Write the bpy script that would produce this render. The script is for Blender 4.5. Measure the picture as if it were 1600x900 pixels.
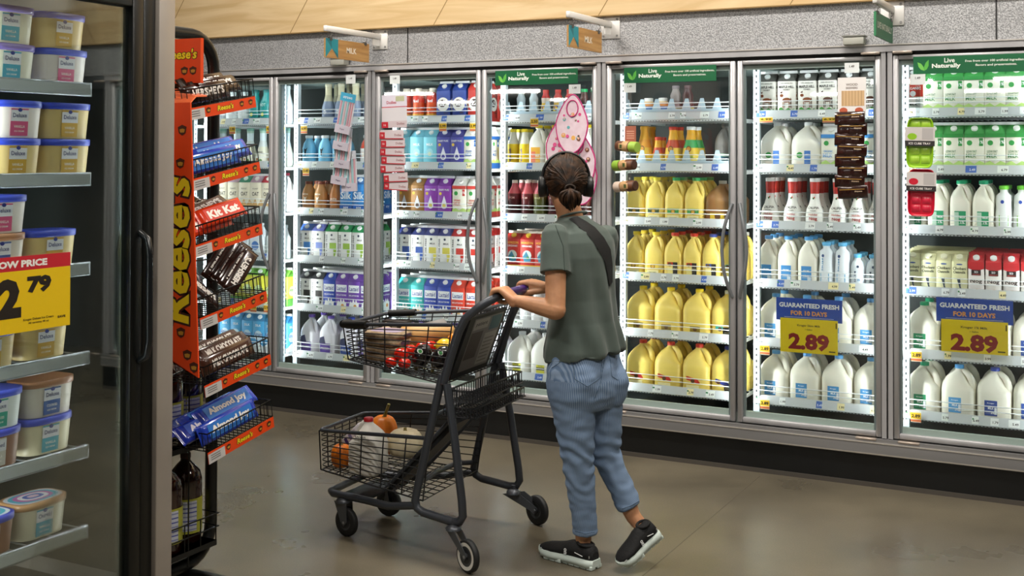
import bpy, bmesh, math, random
from mathutils import Vector, Matrix, noise
from mathutils.bvhtree import BVHTree
random.seed(7)
for _o in list(bpy.data.objects): bpy.data.objects.remove(_o)
SC = bpy.context.scene
COL = SC.collection
PI = math.pi

# ---------------------------------------------------------------- camera
YAW, PITCH, ROLL, FPX, PCY = .482, .0156, .0025, 1864., 213.2
EYE = Vector((3.3, -6.0, 1.606))
FWD = Vector((-math.sin(YAW)*math.cos(PITCH), math.cos(YAW)*math.cos(PITCH), math.sin(PITCH)))
_r = Vector((math.cos(YAW), math.sin(YAW), 0)); _u = _r.cross(FWD)
RGT = _r*math.cos(ROLL)+_u*math.sin(ROLL); UPV = -_r*math.sin(ROLL)+_u*math.cos(ROLL)
cam_data = bpy.data.cameras.new('camera'); cam = bpy.data.objects.new('camera', cam_data); COL.objects.link(cam)
mt = Matrix((RGT, UPV, -FWD)).transposed().to_4x4(); mt.translation = EYE
cam.matrix_world = mt
cam_data.sensor_width = 36; cam_data.lens = 36*FPX/1600; cam_data.shift_y = (PCY-450)/1600
cam_data.clip_start = .05; cam_data.clip_end = 200
SC.camera = cam

# ---------------------------------------------------------------- world, view, lamps
SC.view_settings.view_transform = 'Standard'; SC.view_settings.look = 'None'
SC.view_settings.gamma = 1; SC.view_settings.use_curve_mapping = False
SC.view_settings.exposure = 0.0
W = bpy.data.worlds.new('world'); SC.world = W; W.use_nodes = True
W.node_tree.nodes['Background'].inputs[0].default_value = (1.0, .93, .84, 1)
W.node_tree.nodes['Background'].inputs[1].default_value = .2

def area(name, loc, target, sx, sy, power, color=(1, 1, 1), spread=180):
    l = bpy.data.lights.new(name, 'AREA'); l.shape = 'RECTANGLE'; l.size = sx; l.size_y = sy
    l.energy = power; l.color = color; l.spread = math.radians(spread)
    o = bpy.data.objects.new(name, l); COL.objects.link(o); o.location = loc
    o.rotation_euler = (Vector(target)-Vector(loc)).to_track_quat('-Z', 'Y').to_euler()
    return o
WARM = (1., .94, .86)
for k, (x, y, p) in enumerate(((-.5, -1.5, 100), (2.2, -1.5, 100), (.2, -4.2, 60), (3.0, -4.6, 80), (5.2, -2.6, 60))):
    area('ceiling_lamp_light', (x, y, 4.1), (x, y, 0), 1.2, .3, p, WARM)
WALLX = {i: -2.28+.7515*i for i in range(-2, 9)}
for i, x in WALLX.items():
    area('cooler_led_light', (x, .062, 1.17), (x, 1.0, 1.17), .03, 1.75, 9.5, (.93, .98, 1.0))
for i in range(-2, 8):
    area('cooler_canopy_light', ((WALLX[i]+WALLX[i+1])/2, .10, 2.06), ((WALLX[i]+WALLX[i+1])/2, .35, 1.2), .6, .04, .6, (.93, .98, 1.0))

# strip lamps hung over the far aisles of the store (they glint in the door glass)
for k, (x, y, z) in enumerate([(x_, -18., 3.05) for x_ in (-.8, -3.6, -6.4, -9.2, -12)]+[(x_, -22., 3.3) for x_ in (1.2, -2., -5.2, -8.4, -11.6, -14.8)]+[(x_, -27., 3.3) for x_ in (0, -4, -8, -12, -16)]):
    area('far_aisle_lamp_light', (x, y, z), (x, y+1, z-.5), 1.3, .07, 16, (1., .97, .9))

# ---------------------------------------------------------------- materials
def lin(c):
    return c/12.92 if c <= .04045 else ((c+.055)/1.055)**2.4
def rgb(h):
    h = h.lstrip('#'); return tuple(lin(int(h[i:i+2], 16)/255) for i in (0, 2, 4))+(1,)
_MC = {}
def mat(h, rough=.5, metal=0., spec=.5, emit=0., sss=0., coat=0.):
    key = (h, rough, metal, spec, emit, sss, coat)
    if key in _MC: return _MC[key]
    m = bpy.data.materials.new('paint_'+h.lstrip('#')); m.use_nodes = True
    b = m.node_tree.nodes['Principled BSDF']
    b.inputs['Base Color'].default_value = rgb(h); b.inputs['Roughness'].default_value = rough
    b.inputs['Metallic'].default_value = metal; b.inputs['Specular IOR Level'].default_value = spec
    if emit: b.inputs['Emission Color'].default_value = rgb(h); b.inputs['Emission Strength'].default_value = emit
    if coat: b.inputs['Coat Weight'].default_value = coat; b.inputs['Coat Roughness'].default_value = .08
    _MC[key] = m
    return m
def nodes_of(name):
    m = bpy.data.materials.new(name); m.use_nodes = True
    nt = m.node_tree; return m, nt, nt.nodes, nt.links, nt.nodes['Principled BSDF']
def glass_mat(name, tint, refl=1.0, ior=1.45):
    m = bpy.data.materials.new(name); m.use_nodes = True; nt = m.node_tree; N = nt.nodes; L = nt.links
    for n in list(N):
        if n.type != 'OUTPUT_MATERIAL': N.remove(n)
    out = [n for n in N if n.type == 'OUTPUT_MATERIAL'][0]
    t = N.new('ShaderNodeBsdfTransparent'); t.inputs[0].default_value = tint
    g = N.new('ShaderNodeBsdfGlossy'); g.inputs['Roughness'].default_value = .02; g.inputs[0].default_value = (1, 1, 1, 1)
    f = N.new('ShaderNodeFresnel'); f.inputs[0].default_value = ior
    mu = N.new('ShaderNodeMath'); mu.operation = 'MULTIPLY'; mu.inputs[1].default_value = refl
    mx = N.new('ShaderNodeMixShader')
    L.new(f.outputs[0], mu.inputs[0]); L.new(mu.outputs[0], mx.inputs[0]); L.new(t.outputs[0], mx.inputs[1]); L.new(g.outputs[0], mx.inputs[2]); L.new(mx.outputs[0], out.inputs[0])
    return m
GLASS = glass_mat('door_glass', (.97, .99, .98, 1), .75)
GLASS_DARK = glass_mat('freezer_glass', (.88, .92, .90, 1), .7)
FILM = glass_mat('clear_film', (.9, .92, .93, 1), 2.5)
CLEARP = glass_mat('clear_plastic', (.80, .84, .84, 1), 2.0)

def noisy(name, c1, c2, scale, rough=.5, metal=0, bump=0, detail=6, stretch=(1, 1, 1), lo=.35, hi=.65, spec=.5):
    m, nt, N, L, b = nodes_of(name)
    tc = N.new('ShaderNodeTexCoord'); mp = N.new('ShaderNodeMapping'); mp.inputs['Scale'].default_value = stretch
    n = N.new('ShaderNodeTexNoise'); n.inputs['Scale'].default_value = scale; n.inputs['Detail'].default_value = detail
    r = N.new('ShaderNodeValToRGB'); r.color_ramp.elements[0].position = lo; r.color_ramp.elements[1].position = hi
    r.color_ramp.elements[0].color = rgb(c1); r.color_ramp.elements[1].color = rgb(c2)
    L.new(tc.outputs['Object'], mp.inputs[0]); L.new(mp.outputs[0], n.inputs['Vector']); L.new(n.outputs[0], r.inputs[0]); L.new(r.outputs[0], b.inputs['Base Color'])
    b.inputs['Roughness'].default_value = rough; b.inputs['Metallic'].default_value = metal; b.inputs['Specular IOR Level'].default_value = spec
    if bump:
        bp = N.new('ShaderNodeBump'); bp.inputs['Strength'].default_value = bump; bp.inputs['Distance'].default_value = .01
        L.new(n.outputs[0], bp.inputs['Height']); L.new(bp.outputs[0], b.inputs['Normal'])
    return m

# ---------------------------------------------------------------- mesh builder
_TXT = {}
def text_geo(s, off=.018):
    if (s, off) in _TXT: return _TXT[(s, off)]
    c = bpy.data.curves.new('lettering', 'FONT'); c.body = s; c.size = 1; c.resolution_u = 2; c.fill_mode = 'FRONT'; c.offset = off
    o = bpy.data.objects.new('lettering', c); COL.objects.link(o)
    bpy.context.view_layer.update()
    me = bpy.data.meshes.new_from_object(o.evaluated_get(bpy.context.evaluated_depsgraph_get()))
    vs = [(v.co.x, v.co.y) for v in me.vertices]; fs = [tuple(p.vertices) for p in me.polygons]
    bpy.data.objects.remove(o); bpy.data.curves.remove(c); bpy.data.meshes.remove(me)
    if vs:
        x0 = min(v[0] for v in vs); x1 = max(v[0] for v in vs); y0 = min(v[1] for v in vs); y1 = max(v[1] for v in vs)
    else: x0 = x1 = y0 = y1 = 0
    _TXT[(s, off)] = (vs, fs, x0, x1, y0, y1)
    return _TXT[(s, off)]

class MB:
    def __init__(s): s.v = []; s.f = []; s.mi = []; s.sm = []; s.mats = []
    def _m(s, m):
        if isinstance(m, str): m = mat(m)
        if m not in s.mats: s.mats.append(m)
        return s.mats.index(m)
    def add(s, vs, fs, m, smooth=False):
        o = len(s.v); k = s._m(m); s.v += [tuple(v) for v in vs]
        for f in fs: s.f.append(tuple(i+o for i in f)); s.mi.append(k); s.sm.append(smooth)
        return s
    def box(s, x0, x1, y0, y1, z0, z1, m, M=None):
        vs = [Vector((x, y, z)) for z in (z0, z1) for y in (y0, y1) for x in (x0, x1)]
        if M: vs = [M @ v for v in vs]
        return s.add(vs, [(0, 2, 3, 1), (4, 5, 7, 6), (0, 1, 5, 4), (2, 6, 7, 3), (0, 4, 6, 2), (1, 3, 7, 5)], m)
    def rbox(s, x0, x1, y0, y1, z0, z1, m, bev=.004, seg=2, M=None):
        bm = bmesh.new(); bmesh.ops.create_cube(bm, size=1)
        for v in bm.verts: v.co = Vector(((x0+x1)/2+v.co.x*(x1-x0), (y0+y1)/2+v.co.y*(y1-y0), (z0+z1)/2+v.co.z*(z1-z0)))
        bmesh.ops.bevel(bm, geom=list(bm.edges), offset=bev, segments=seg, profile=.5, affect='EDGES')
        vs = [v.co.copy() for v in bm.verts]; bm.verts.index_update(); fs = [tuple(v.index for v in f.verts) for f in bm.faces]; bm.free()
        if M: vs = [M @ v for v in vs]
        return s.add(vs, fs, m, True)
    def loft(s, rings, m, cap=True, smooth=True, closed=True):
        n = len(rings[0]); vs = [p for r in rings for p in r]; fs = []
        for i in range(len(rings)-1):
            for j in range(n if closed else n-1):
                a = i*n+j; b = i*n+(j+1) % n; fs.append((a, b, b+n, a+n))
        ms = m if isinstance(m, list) else None
        if ms is None:
            s.add(vs, fs, m, smooth)
        else:
            k = n if closed else n-1
            o = len(s.v); s.v += [tuple(v) for v in vs]
            for i in range(len(rings)-1):
                mi = s._m(ms[i])
                for f in fs[i*k:(i+1)*k]: s.f.append(tuple(q+o for q in f)); s.mi.append(mi); s.sm.append(smooth)
        if cap:
            s.add(rings[0], [tuple(range(n))[::-1]], ms[0] if ms else m, False); s.add(rings[-1], [tuple(range(n))], ms[-1] if ms else m, False)
        return s
    def lathe(s, prof, m, n=16, c=(0, 0, 0), sq=1.0, cap=True, sx=1, sy=1):
        rings = []
        for z, r in prof:
            ring = []
            for k in range(n):
                a = 2*PI*(k+.5)/n; ca, sa = math.cos(a), math.sin(a)
                if sq != 1: ca = math.copysign(abs(ca)**sq, ca); sa = math.copysign(abs(sa)**sq, sa)
                ring.append(Vector((c[0]+r*ca*sx, c[1]+r*sa*sy, c[2]+z)))
            rings.append(ring)
        return s.loft(rings, m, cap)
    def tube(s, pts, r, m, n=8, closed=False, flat=1.0):
        P = [Vector(p) for p in pts]; rr = r if isinstance(r, (list, tuple)) else [r]*len(P)
        N = len(P); T = []
        for i in range(N):
            if closed: t = P[(i+1) % N]-P[i-1]
            else: t = P[min(i+1, N-1)]-P[max(i-1, 0)]
            T.append(t.normalized())
        up = Vector((0, 0, 1)) if abs(T[0].z) < .9 else Vector((1, 0, 0))
        u = T[0].cross(up).normalized(); rings = []
        for i in range(N):
            u = (u-T[i]*u.dot(T[i])).normalized(); w = T[i].cross(u)
            rings.append([P[i]+u*math.cos(2*PI*k/n)*rr[i]+w*math.sin(2*PI*k/n)*rr[i]*flat for k in range(n)])
        if closed: rings.append(rings[0])
        return s.loft(rings, m, not closed)
    def cyl(s, a, b, r, m, n=12, r2=None):
        return s.tube([a, b], [r, r if r2 is None else r2], m, n)
    def wire(s, a, b, r, m, n=5): return s.tube([a, b], r, m, n)
    def ball(s, c, rx, ry, rz, m, n=16, k=10):
        rings = []
        for i in range(k+1):
            t = PI*(i+.02)/(k+.04)-PI/2
            rings.append([Vector((c[0]+rx*math.cos(t)*math.cos(2*PI*j/n), c[1]+ry*math.cos(t)*math.sin(2*PI*j/n), c[2]+rz*math.sin(t))) for j in range(n)])
        return s.loft(rings, m)
    def poly(s, pts, m): return s.add([Vector(p) for p in pts], [tuple(range(len(pts)))], m)
    def text(s, t, o, u, v, h, m, width=None, bold=False, align='c', shear=0, off=.018, ref=None):
        vs, fs, x0, x1, y0, y1 = text_geo(t, off)
        if not vs: return s
        if ref is not None: x0, x1, y0, y1 = text_geo(t, ref)[2:]
        u = Vector(u).normalized(); v = Vector(v).normalized(); o = Vector(o)
        k = h/max(y1-y0, .3); kx = k
        if width: kx = width/(x1-x0)
        cx = (x0+x1)/2 if align == 'c' else x0
        P = [o+u*((x-cx)*kx+shear*(y-y0)*k)+v*((y-(y0+y1)/2)*k) for x, y in vs]
        s.add(P, fs, m)
        return s
    def build(s, name, parent=None, loc=None, M=None):
        me = bpy.data.meshes.new(name); me.from_pydata([tuple(M @ Vector(q)) for q in s.v] if M else s.v, [], s.f)
        for m in s.mats: me.materials.append(m)
        me.polygons.foreach_set('material_index', s.mi); me.polygons.foreach_set('use_smooth', s.sm)
        me.update()
        o = bpy.data.objects.new(name, me); COL.objects.link(o)
        if parent: o.parent = parent
        if loc: o.location = loc
        return o

def tag(o, label=None, cat=None, group=None, kind=None):
    if label: o['label'] = label
    if cat: o['category'] = cat
    if group: o['group'] = group
    if kind: o['kind'] = kind
    return o
def thing(name, label, cat, loc=(0, 0, 0), rz=0, group=None):
    o = bpy.data.objects.new(name, None); COL.objects.link(o); o.empty_display_size = .05
    o.location = loc; o.rotation_euler = (0, 0, rz)
    return tag(o, label, cat, group)
def dup(root, loc, rz=0, label=None, group=None, cat=None):
    r = root.copy(); COL.objects.link(r); r.location = loc; r.rotation_euler = (0, 0, rz)
    for q in list(r.keys()):
        if q == 'proto': del r[q]
    tag(r, label, cat, group)
    for ch in root.children:
        c = ch.copy(); COL.objects.link(c); c.parent = r
        for g in ch.children:
            d = g.copy(); COL.objects.link(d); d.parent = c
    return r
def struct(o): o['kind'] = 'structure'; return o

# a photo pixel's ray met with a plane of the room (used for measured positions)
def ray(x, y): return FWD+RGT*((x-800)/FPX)-UPV*((y-PCY)/FPX)
def at_y(x, y, Y=0.):
    d = ray(x, y); return EYE+d*((Y-EYE.y)/d.y)
def at_x(x, y, X=0.):
    d = ray(x, y); return EYE+d*((X-EYE.x)/d.x)
def at_z(x, y, Z=0.):
    d = ray(x, y); return EYE+d*((Z-EYE.z)/d.z)
def col_x(px, Y=.2): return at_y(px, 400, Y).x
# ================================================================ the room
def floor_mat():
    m, nt, N, L, b = nodes_of('polished_concrete')
    tc = N.new('ShaderNodeTexCoord')
    n1 = N.new('ShaderNodeTexNoise'); n1.inputs['Scale'].default_value = 1.3; n1.inputs['Detail'].default_value = 4; n1.inputs['Roughness'].default_value = .6
    n2 = N.new('ShaderNodeTexNoise'); n2.inputs['Scale'].default_value = 160; n2.inputs['Detail'].default_value = 3
    r1 = N.new('ShaderNodeValToRGB'); r1.color_ramp.elements[0].color = rgb('#595346'); r1.color_ramp.elements[1].color = rgb('#736b5a')
    r1.color_ramp.elements[0].position = .35; r1.color_ramp.elements[1].position = .7
    r2 = N.new('ShaderNodeValToRGB'); r2.color_ramp.elements[0].color = (.86, .86, .86, 1); r2.color_ramp.elements[1].color = (1.06, 1.06, 1.06, 1)
    r2.color_ramp.elements[0].position = .35; r2.color_ramp.elements[1].position = .65
    mx = N.new('ShaderNodeMix'); mx.data_type = 'RGBA'; mx.blend_type = 'MULTIPLY'; mx.inputs['Factor'].default_value = 1
    for n in (n1, n2): L.new(tc.outputs['Object'], n.inputs['Vector'])
    L.new(n1.outputs[0], r1.inputs[0]); L.new(n2.outputs[0], r2.inputs[0])
    L.new(r1.outputs[0], mx.inputs['A']); L.new(r2.outputs[0], mx.inputs['B'])
    # saw-cut joints
    sp = N.new('ShaderNodeSeparateXYZ'); L.new(tc.outputs['Object'], sp.inputs[0])
    L.new(mx.outputs['Result'], b.inputs['Base Color'])
    rr = N.new('ShaderNodeMapRange'); rr.inputs['To Min'].default_value = .22; rr.inputs['To Max'].default_value = .36
    L.new(n1.outputs[0], rr.inputs[0]); L.new(rr.outputs[0], b.inputs['Roughness'])
    b.inputs['Specular IOR Level'].default_value = .4
    return m
f = MB(); f.box(-24, 18, -32, 1.3, -.1, 0, floor_mat())
floor = struct(f.build('floor'))
j = MB(); jm = mat('#585145', .6)
j.box(1.62, 1.6235, -3.9, -.1, 0, .0006, jm)
g_ = j.build('trim_1'); struct(g_)
c = MB(); c.box(-24, 18, -32, 1.3, 5.2, 5.3, mat('#cfcac0', .9))
struct(c.build('ceiling'))
c = MB(); c.box(-24, 18, 1.2, 1.3, 0, 5.2, mat('#55524c', .9))
struct(c.build('wall_back'))
c = MB(); c.box(-24.1, -24, -32, 1.3, 0, 5.2, mat('#8a857b', .9)); struct(c.build('wall_left'))
c = MB(); c.box(18, 18.1, -32, 1.3, 0, 5.2, mat('#8a857b', .9)); struct(c.build('wall_right'))
c = MB(); c.box(-24, 18, -32.1, -32, 0, 5.2, mat('#4a463f', .9)); struct(c.build('wall_front'))

# plywood bulkhead over the speckled panels
def ply_mat():
    m, nt, N, L, b = nodes_of('maple_plywood')
    tc = N.new('ShaderNodeTexCoord'); mp = N.new('ShaderNodeMapping'); mp.inputs['Rotation'].default_value = (0, math.radians(-62), 0); mp.inputs['Scale'].default_value = (.6, 1, 6)
    n = N.new('ShaderNodeTexNoise'); n.inputs['Scale'].default_value = 2.2; n.inputs['Detail'].default_value = 8; n.inputs['Distortion'].default_value = .8
    r = N.new('ShaderNodeValToRGB'); r.color_ramp.elements[0].color = rgb('#c9ab7c'); r.color_ramp.elements[1].color = rgb('#dcc297'); r.color_ramp.elements[0].position = .4; r.color_ramp.elements[1].position = .62
    L.new(tc.outputs['Object'], mp.inputs[0]); L.new(mp.outputs[0], n.inputs['Vector']); L.new(n.outputs[0], r.inputs[0]); L.new(r.outputs[0], b.inputs['Base Color'])
    b.inputs['Roughness'].default_value = .5
    return m
def fleck_mat():
    m, nt, N, L, b = nodes_of('speckled_aluminium')
    tc = N.new('ShaderNodeTexCoord'); v = N.new('ShaderNodeTexVoronoi'); v.inputs['Scale'].default_value = 130
    n = N.new('ShaderNodeTexNoise'); n.inputs['Scale'].default_value = 150; n.inputs['Detail'].default_value = 3
    r = N.new('ShaderNodeValToRGB'); r.color_ramp.elements[0].color = rgb('#868788'); r.color_ramp.elements[1].color = rgb('#c2c2c4'); r.color_ramp.elements[0].position = .36; r.color_ramp.elements[1].position = .66
    L.new(tc.outputs['Object'], v.inputs['Vector']); L.new(tc.outputs['Object'], n.inputs['Vector']); L.new(n.outputs[0], r.inputs[0]); L.new(r.outputs[0], b.inputs['Base Color'])
    b.inputs['Metallic'].default_value = .25; b.inputs['Roughness'].default_value = .4
    bp = N.new('ShaderNodeBump'); bp.inputs['Strength'].default_value = .6; bp.inputs['Distance'].default_value = .004
    L.new(n.outputs[0], bp.inputs['Height']); L.new(bp.outputs[0], b.inputs['Normal'])
    return m
PLY = ply_mat(); FLECK = fleck_mat()
c = MB(); c.box(-24, 18, -.03, 1.2, 2.362, 5.2, PLY)
dk = mat('#8d7145', .8)
for k in range(-4, 9):    # diagonal panel joints
    x = k*1.05-.35; c.poly([(x, -.0305, 2.362), (x+.006, -.0305, 2.362), (x+1.206, -.0305, 4.2), (x+1.2, -.0305, 4.2)], dk)
c.box(-24, 18, -.034, -.03, 2.362, 2.368, dk)
o = c.build('wall_upper'); struct(o)
c = MB(); c.box(-24, 18, -.005, 1.2, 2.149, 2.362, FLECK)
for x in (-.538, 2.723, -3.8): c.box(x-.004, x+.004, -.0058, -.005, 2.149, 2.36, mat('#2c2c2c', .6))
struct(c.build('trim_2'))

# ================================================================ the refrigerated case
STEEL = noisy('brushed_frame', '#abaaac', '#b8b7b9', 9, .36, .25, 0, 3, (1, 1, .1))
STEELD = noisy('sill_steel', '#7d7c7c', '#8c8b8b', 9, .42, .2, 0, 3, (.1, 1, 1))
WHITE = mat('#e6ebec', .45); GREYP = mat('#9aa3a8', .5); BLACK = mat('#0b0c0d', .4); INNER = mat('#8fa09c', .6)
SHZ = [1.84, 1.56, 1.265, .962, .655, .355]
case = thing('refrigerated_display_case', 'long grey glass-doored dairy cooler along the back wall', 'display cooler')
m = MB(); m.box(-3.82, 3.76, -.04, .12, 2.112, 2.149, STEEL); m.box(-3.82, 3.76, -.045, -.03, 2.143, 2.149, mat('#cfcac4', .35, .5)); m.build('top_rail', case)
m = MB(); m.box(-3.82, 3.76, -.005, 1.0, 2.098, 2.112, mat('#2a2523', .5)); m.box(-3.82, 3.76, .03, 1.0, 2.075, 2.098, INNER); m.build('canopy', case)
m = MB(); m.box(-3.82, 3.76, .9, .95, .12, 2.1, mat('#2b3432', .6)); m.build('back_panel', case)
m = MB()
m.box(-3.82, 3.76, -.05, .0, .162, .219, STEELD); m.box(-3.82, 3.76, -.052, -.046, .214, .2195, mat('#d9d3cc', .3, .6)); m.box(-3.82, 3.76, -.052, -.046, .160, .166, mat('#bfb8ae', .3, .6))
m.box(-3.82, 3.76, -.046, .02, .2195, .236, STEELD)
for x in (-.24, 2.86): m.box(x, x+.005, -.0505, -.05, .166, .214, BLACK)
m.build('sill', case)
m = MB(); m.box(-3.82, 3.76, .0, .05, .10, .285, mat('#aebab4', .5)); m.box(-3.82, 3.76, .05, .075, .10, .262, mat('#b7c4bf', .4)); m.box(-3.82, 3.76, .075, .9, .10, .2, mat('#2a302e', .5)); m.build('deck_pan', case)
m = MB(); m.box(-3.82, 3.76, -.03, .9, .022, .162, BLACK); m.box(-3.82, 3.76, -.036, -.03, 0, .022, mat('#5a554f', .4, .3)); m.build('kick_plate', case)
# mullions between double doors, with LED strip, at every second joint
LEDM = mat('#f4fbff', .4, emit=1.2)
for i, x in WALLX.items():
    m = MB()
    m.box(x-.03, x+.03, .012, .05, .24, 2.1, GREYP); m.build('mullion', case)
    m = MB(); m.box(x-.012, x+.012, .052, .056, .3, 2.05, LEDM); m.build('led_strip', case)
    # slotted uprights carrying the shelves
    for s in (-1, 1):
        m = MB(); xx = x+s*.06
        m.box(xx-.016, xx+.016, .13, .16, .27, 2.08, mat('#b4bfc4', .5))
        for k in range(58):
            z = .31+k*.031; m.box(xx-.004, xx+.004, .1292, .13, z, z+.014, BLACK); m.box(xx+s*-1*.0162-.0004, xx+s*-1*.0162+.0004, .14, .148, z, z+.014, BLACK)
        m.build('upright', case)

def door(i, handle_right):
    x0, x1 = WALLX[i]+.006, WALLX[i+1]-.006
    m = MB(); w = .027; z0, z1 = .243, 2.094; y0, y1 = -.03, .01
    edge_l = .022 if i % 2 == 0 else .0; edge_r = .022 if i % 2 == 1 else .0
    x0 += edge_l; x1 -= edge_r
    m.rbox(x0, x0+w, y0, y1, z0, z1, STEEL, .004, 1); m.rbox(x1-w, x1, y0, y1, z0, z1, STEEL, .004, 1)
    m.rbox(x0+w, x1-w, y0, y1, z1-w*.8, z1, STEEL, .004, 1); m.rbox(x0+w, x1-w, y0, y1, z0, z0+w, STEEL, .004, 1)
    for (a, b, c_, d) in ((x0+w, x0+w+.012, z0+w, z1-w*.8), (x1-w-.012, x1-w, z0+w, z1-w*.8)): m.box(a, b, -.012, .004, c_, d, mat('#6f7c7c', .5))
    m.box(x0+w+.012, x1-w-.012, -.012, .004, z1-w*.8-.026, z1-w*.8, mat('#7b8a84', .5)); m.box(x0+w+.012, x1-w-.012, -.012, .004, z0+w, z0+w+.03, mat('#9db0a9', .5))
    d = m.build('door', case)
    g = MB(); g.box(x0+w+.001, x1-w-.001, -.005, -.001, z0+w+.001, z1-w*.8-.001, GLASS); g.build('glass', d)
    h = MB(); hx = x1-w/2 if handle_right else x0+w/2
    s = -1 if handle_right else 1
    pts = []
    for k in range(13):
        t = k/12; z = .88+(1.36-.88)*t; bow = math.sin(PI*t)
        pts.append((hx+s*.045*bow, -.035-.03*min(1, bow*1.6), z))
    h.tube(pts, .0095, mat('#84888b', .35, .3), 8); h.build('door_handle', d)
    return d
# piano-hinge posts visible between the pairs of doors
for i in (-2, 0, 2, 4, 6, 8):
    x = WALLX[i]; m = MB()
    m.box(x-.026, x-.004, -.034, .012, .24, 2.112, STEEL); m.box(x+.004, x+.026, -.034, .012, .24, 2.112, STEEL); m.box(x-.004, x+.004, -.01, .012, .24, 2.112, BLACK)
    m.build('frame_post', case)
    m = MB()
    for s in (-1, 1):
        for a in ((x+s*.075-.045, x+s*.075+.045, -.05, -.02, 2.1, 2.113), (x+s*.10-.05, x+s*.10+.05, -.05, -.02, .228, .238)):
            m = MB(); m.rbox(*a, mat('#b9ab9f', .35, .5), .003, 1); m.build('hinge', case)
for i in range(-2, 8): door(i, i % 2 == 0)

# shelves: wire deck, price rail, guard rail, paper tags
TAGC = ['#f3f5f4', '#f3f5f4', '#eef3ee', '#f6e9b0', '#3f66b8']
RAILM = mat('#c9ced0', .4); WIREM = mat('#eef1f2', .35)
def shelf(i, k, z, tall=False):
    x0, x1 = WALLX[i]+.045, WALLX[i+1]-.045
    m = MB()
    for n in range(9): m.wire((x0+.01, .17+n*.08, z-.0385), (x1-.01, .17+n*.08, z-.0385), .003, WIREM, 4)
    nn = 22
    for n in range(nn+1):
        x = x0+.01+(x1-x0-.02)*n/nn; m.wire((x, .14, z-.044), (x, .82, z-.044), .0022, WIREM, 4)
    m.box(x0, x0+.004, .13, .83, z-.055, z-.036, WHITE); m.box(x1-.004, x1, .13, .83, z-.055, z-.036, WHITE)
    m.box(x0, x1, .138, .142, z-.048, z-.043, WIREM)
    for n in range(40):
        x = x0+(x1-x0)*(n+.5)/40; m.box(x-.004, x+.004, .1372, .138, z-.047, z-.044, BLACK)
    sh = m.build('shelf', case)
    r = MB()
    r.poly([(x0, .122, z-.038), (x1, .122, z-.038), (x1, .136, z+.004), (x0, .136, z+.004)], RAILM)
    r.poly([(x0, .140, z+.004), (x1, .140, z+.004), (x1, .126, z-.040), (x0, .126, z-.040)], RAILM)
    r.poly([(x0, .136, z+.004), (x1, .136, z+.004), (x1, .140, z+.004), (x0, .140, z+.004)], RAILM)
    r.poly([(x0, .122, z-.038), (x0, .126, z-.040), (x1, .126, z-.040), (x1, .122, z-.038)], RAILM)
    def on_rail(x, t, off): return Vector((x, .122+.014*t-off, z-.038+.042*t))
    rnd = random.Random(i*31+k*7)
    x = x0+.015
    while x < x1-.06:
        w = rnd.choice((.03, .036, .05)); c_ = rnd.choice(TAGC)
        r.poly([on_rail(x, .12, .0008), on_rail(x+w, .12, .0008), on_rail(x+w, .9, .0008), on_rail(x, .9, .0008)], c_)
        dk_ = '#222222' if c_ != '#3f66b8' else '#dfe6f4'
        pr = '%d.%d9' % (rnd.randint(1, 6), rnd.choice((4, 7, 9)))
        r.text(pr, on_rail(x+w*.62, .45, .0014), (1, 0, 0), (0, .3, .95), .012, dk_)
        r.box(x+.003, x+w*.3, .12, .1205, z-.014, z-.006, '#3d8f5a') if rnd.random() < .5 else None
        x += w+rnd.uniform(.03, .16)
    r.build('price_rail', sh)
    g = MB()
    if k in (0, 1) and i in (3, 4) and not (i == 3 and k == 1):   # tooth-shaped bottle dividers
        n = 8
        for q in range(n):
            x = x0+.03+(x1-x0-.06)*q/(n-1)
            g.poly([(x-.03, .15, z), (x+.03, .15, z), (x+.009, .16, z+.075), (x-.009, .16, z+.075)], '#bcd0dc')
            g.poly([(x+.03, .153, z), (x-.03, .153, z), (x-.009, .163, z+.075), (x+.009, .163, z+.075)], '#bcd0dc')
            g.box(x-.002, x+.002, .15, .18, z, z+.03, '#bcd0dc')
        g.box(x0, x1, .146, .15, z, z+.018, '#bcd0dc')
    for dz in ((.028, .05) if k < 5 else (.03, .055)):
        g.tube([(x0+.004, .18, z+dz), (x0+.004, .14, z+dz), (x0+.01, .132, z+dz), (x1-.01, .132, z+dz), (x1-.004, .14, z+dz), (x1-.004, .18, z+dz)], .0024, WIREM, 5)
    for x in (x0+.006, x1-.006): g.wire((x, .134, z-.03), (x, .134, z+.058), .0028, WIREM, 5)
    g.build('wire_guard', sh)
for i in range(-1, 8):
    for k, z in enumerate(SHZ): shelf(i, k, z)
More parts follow.
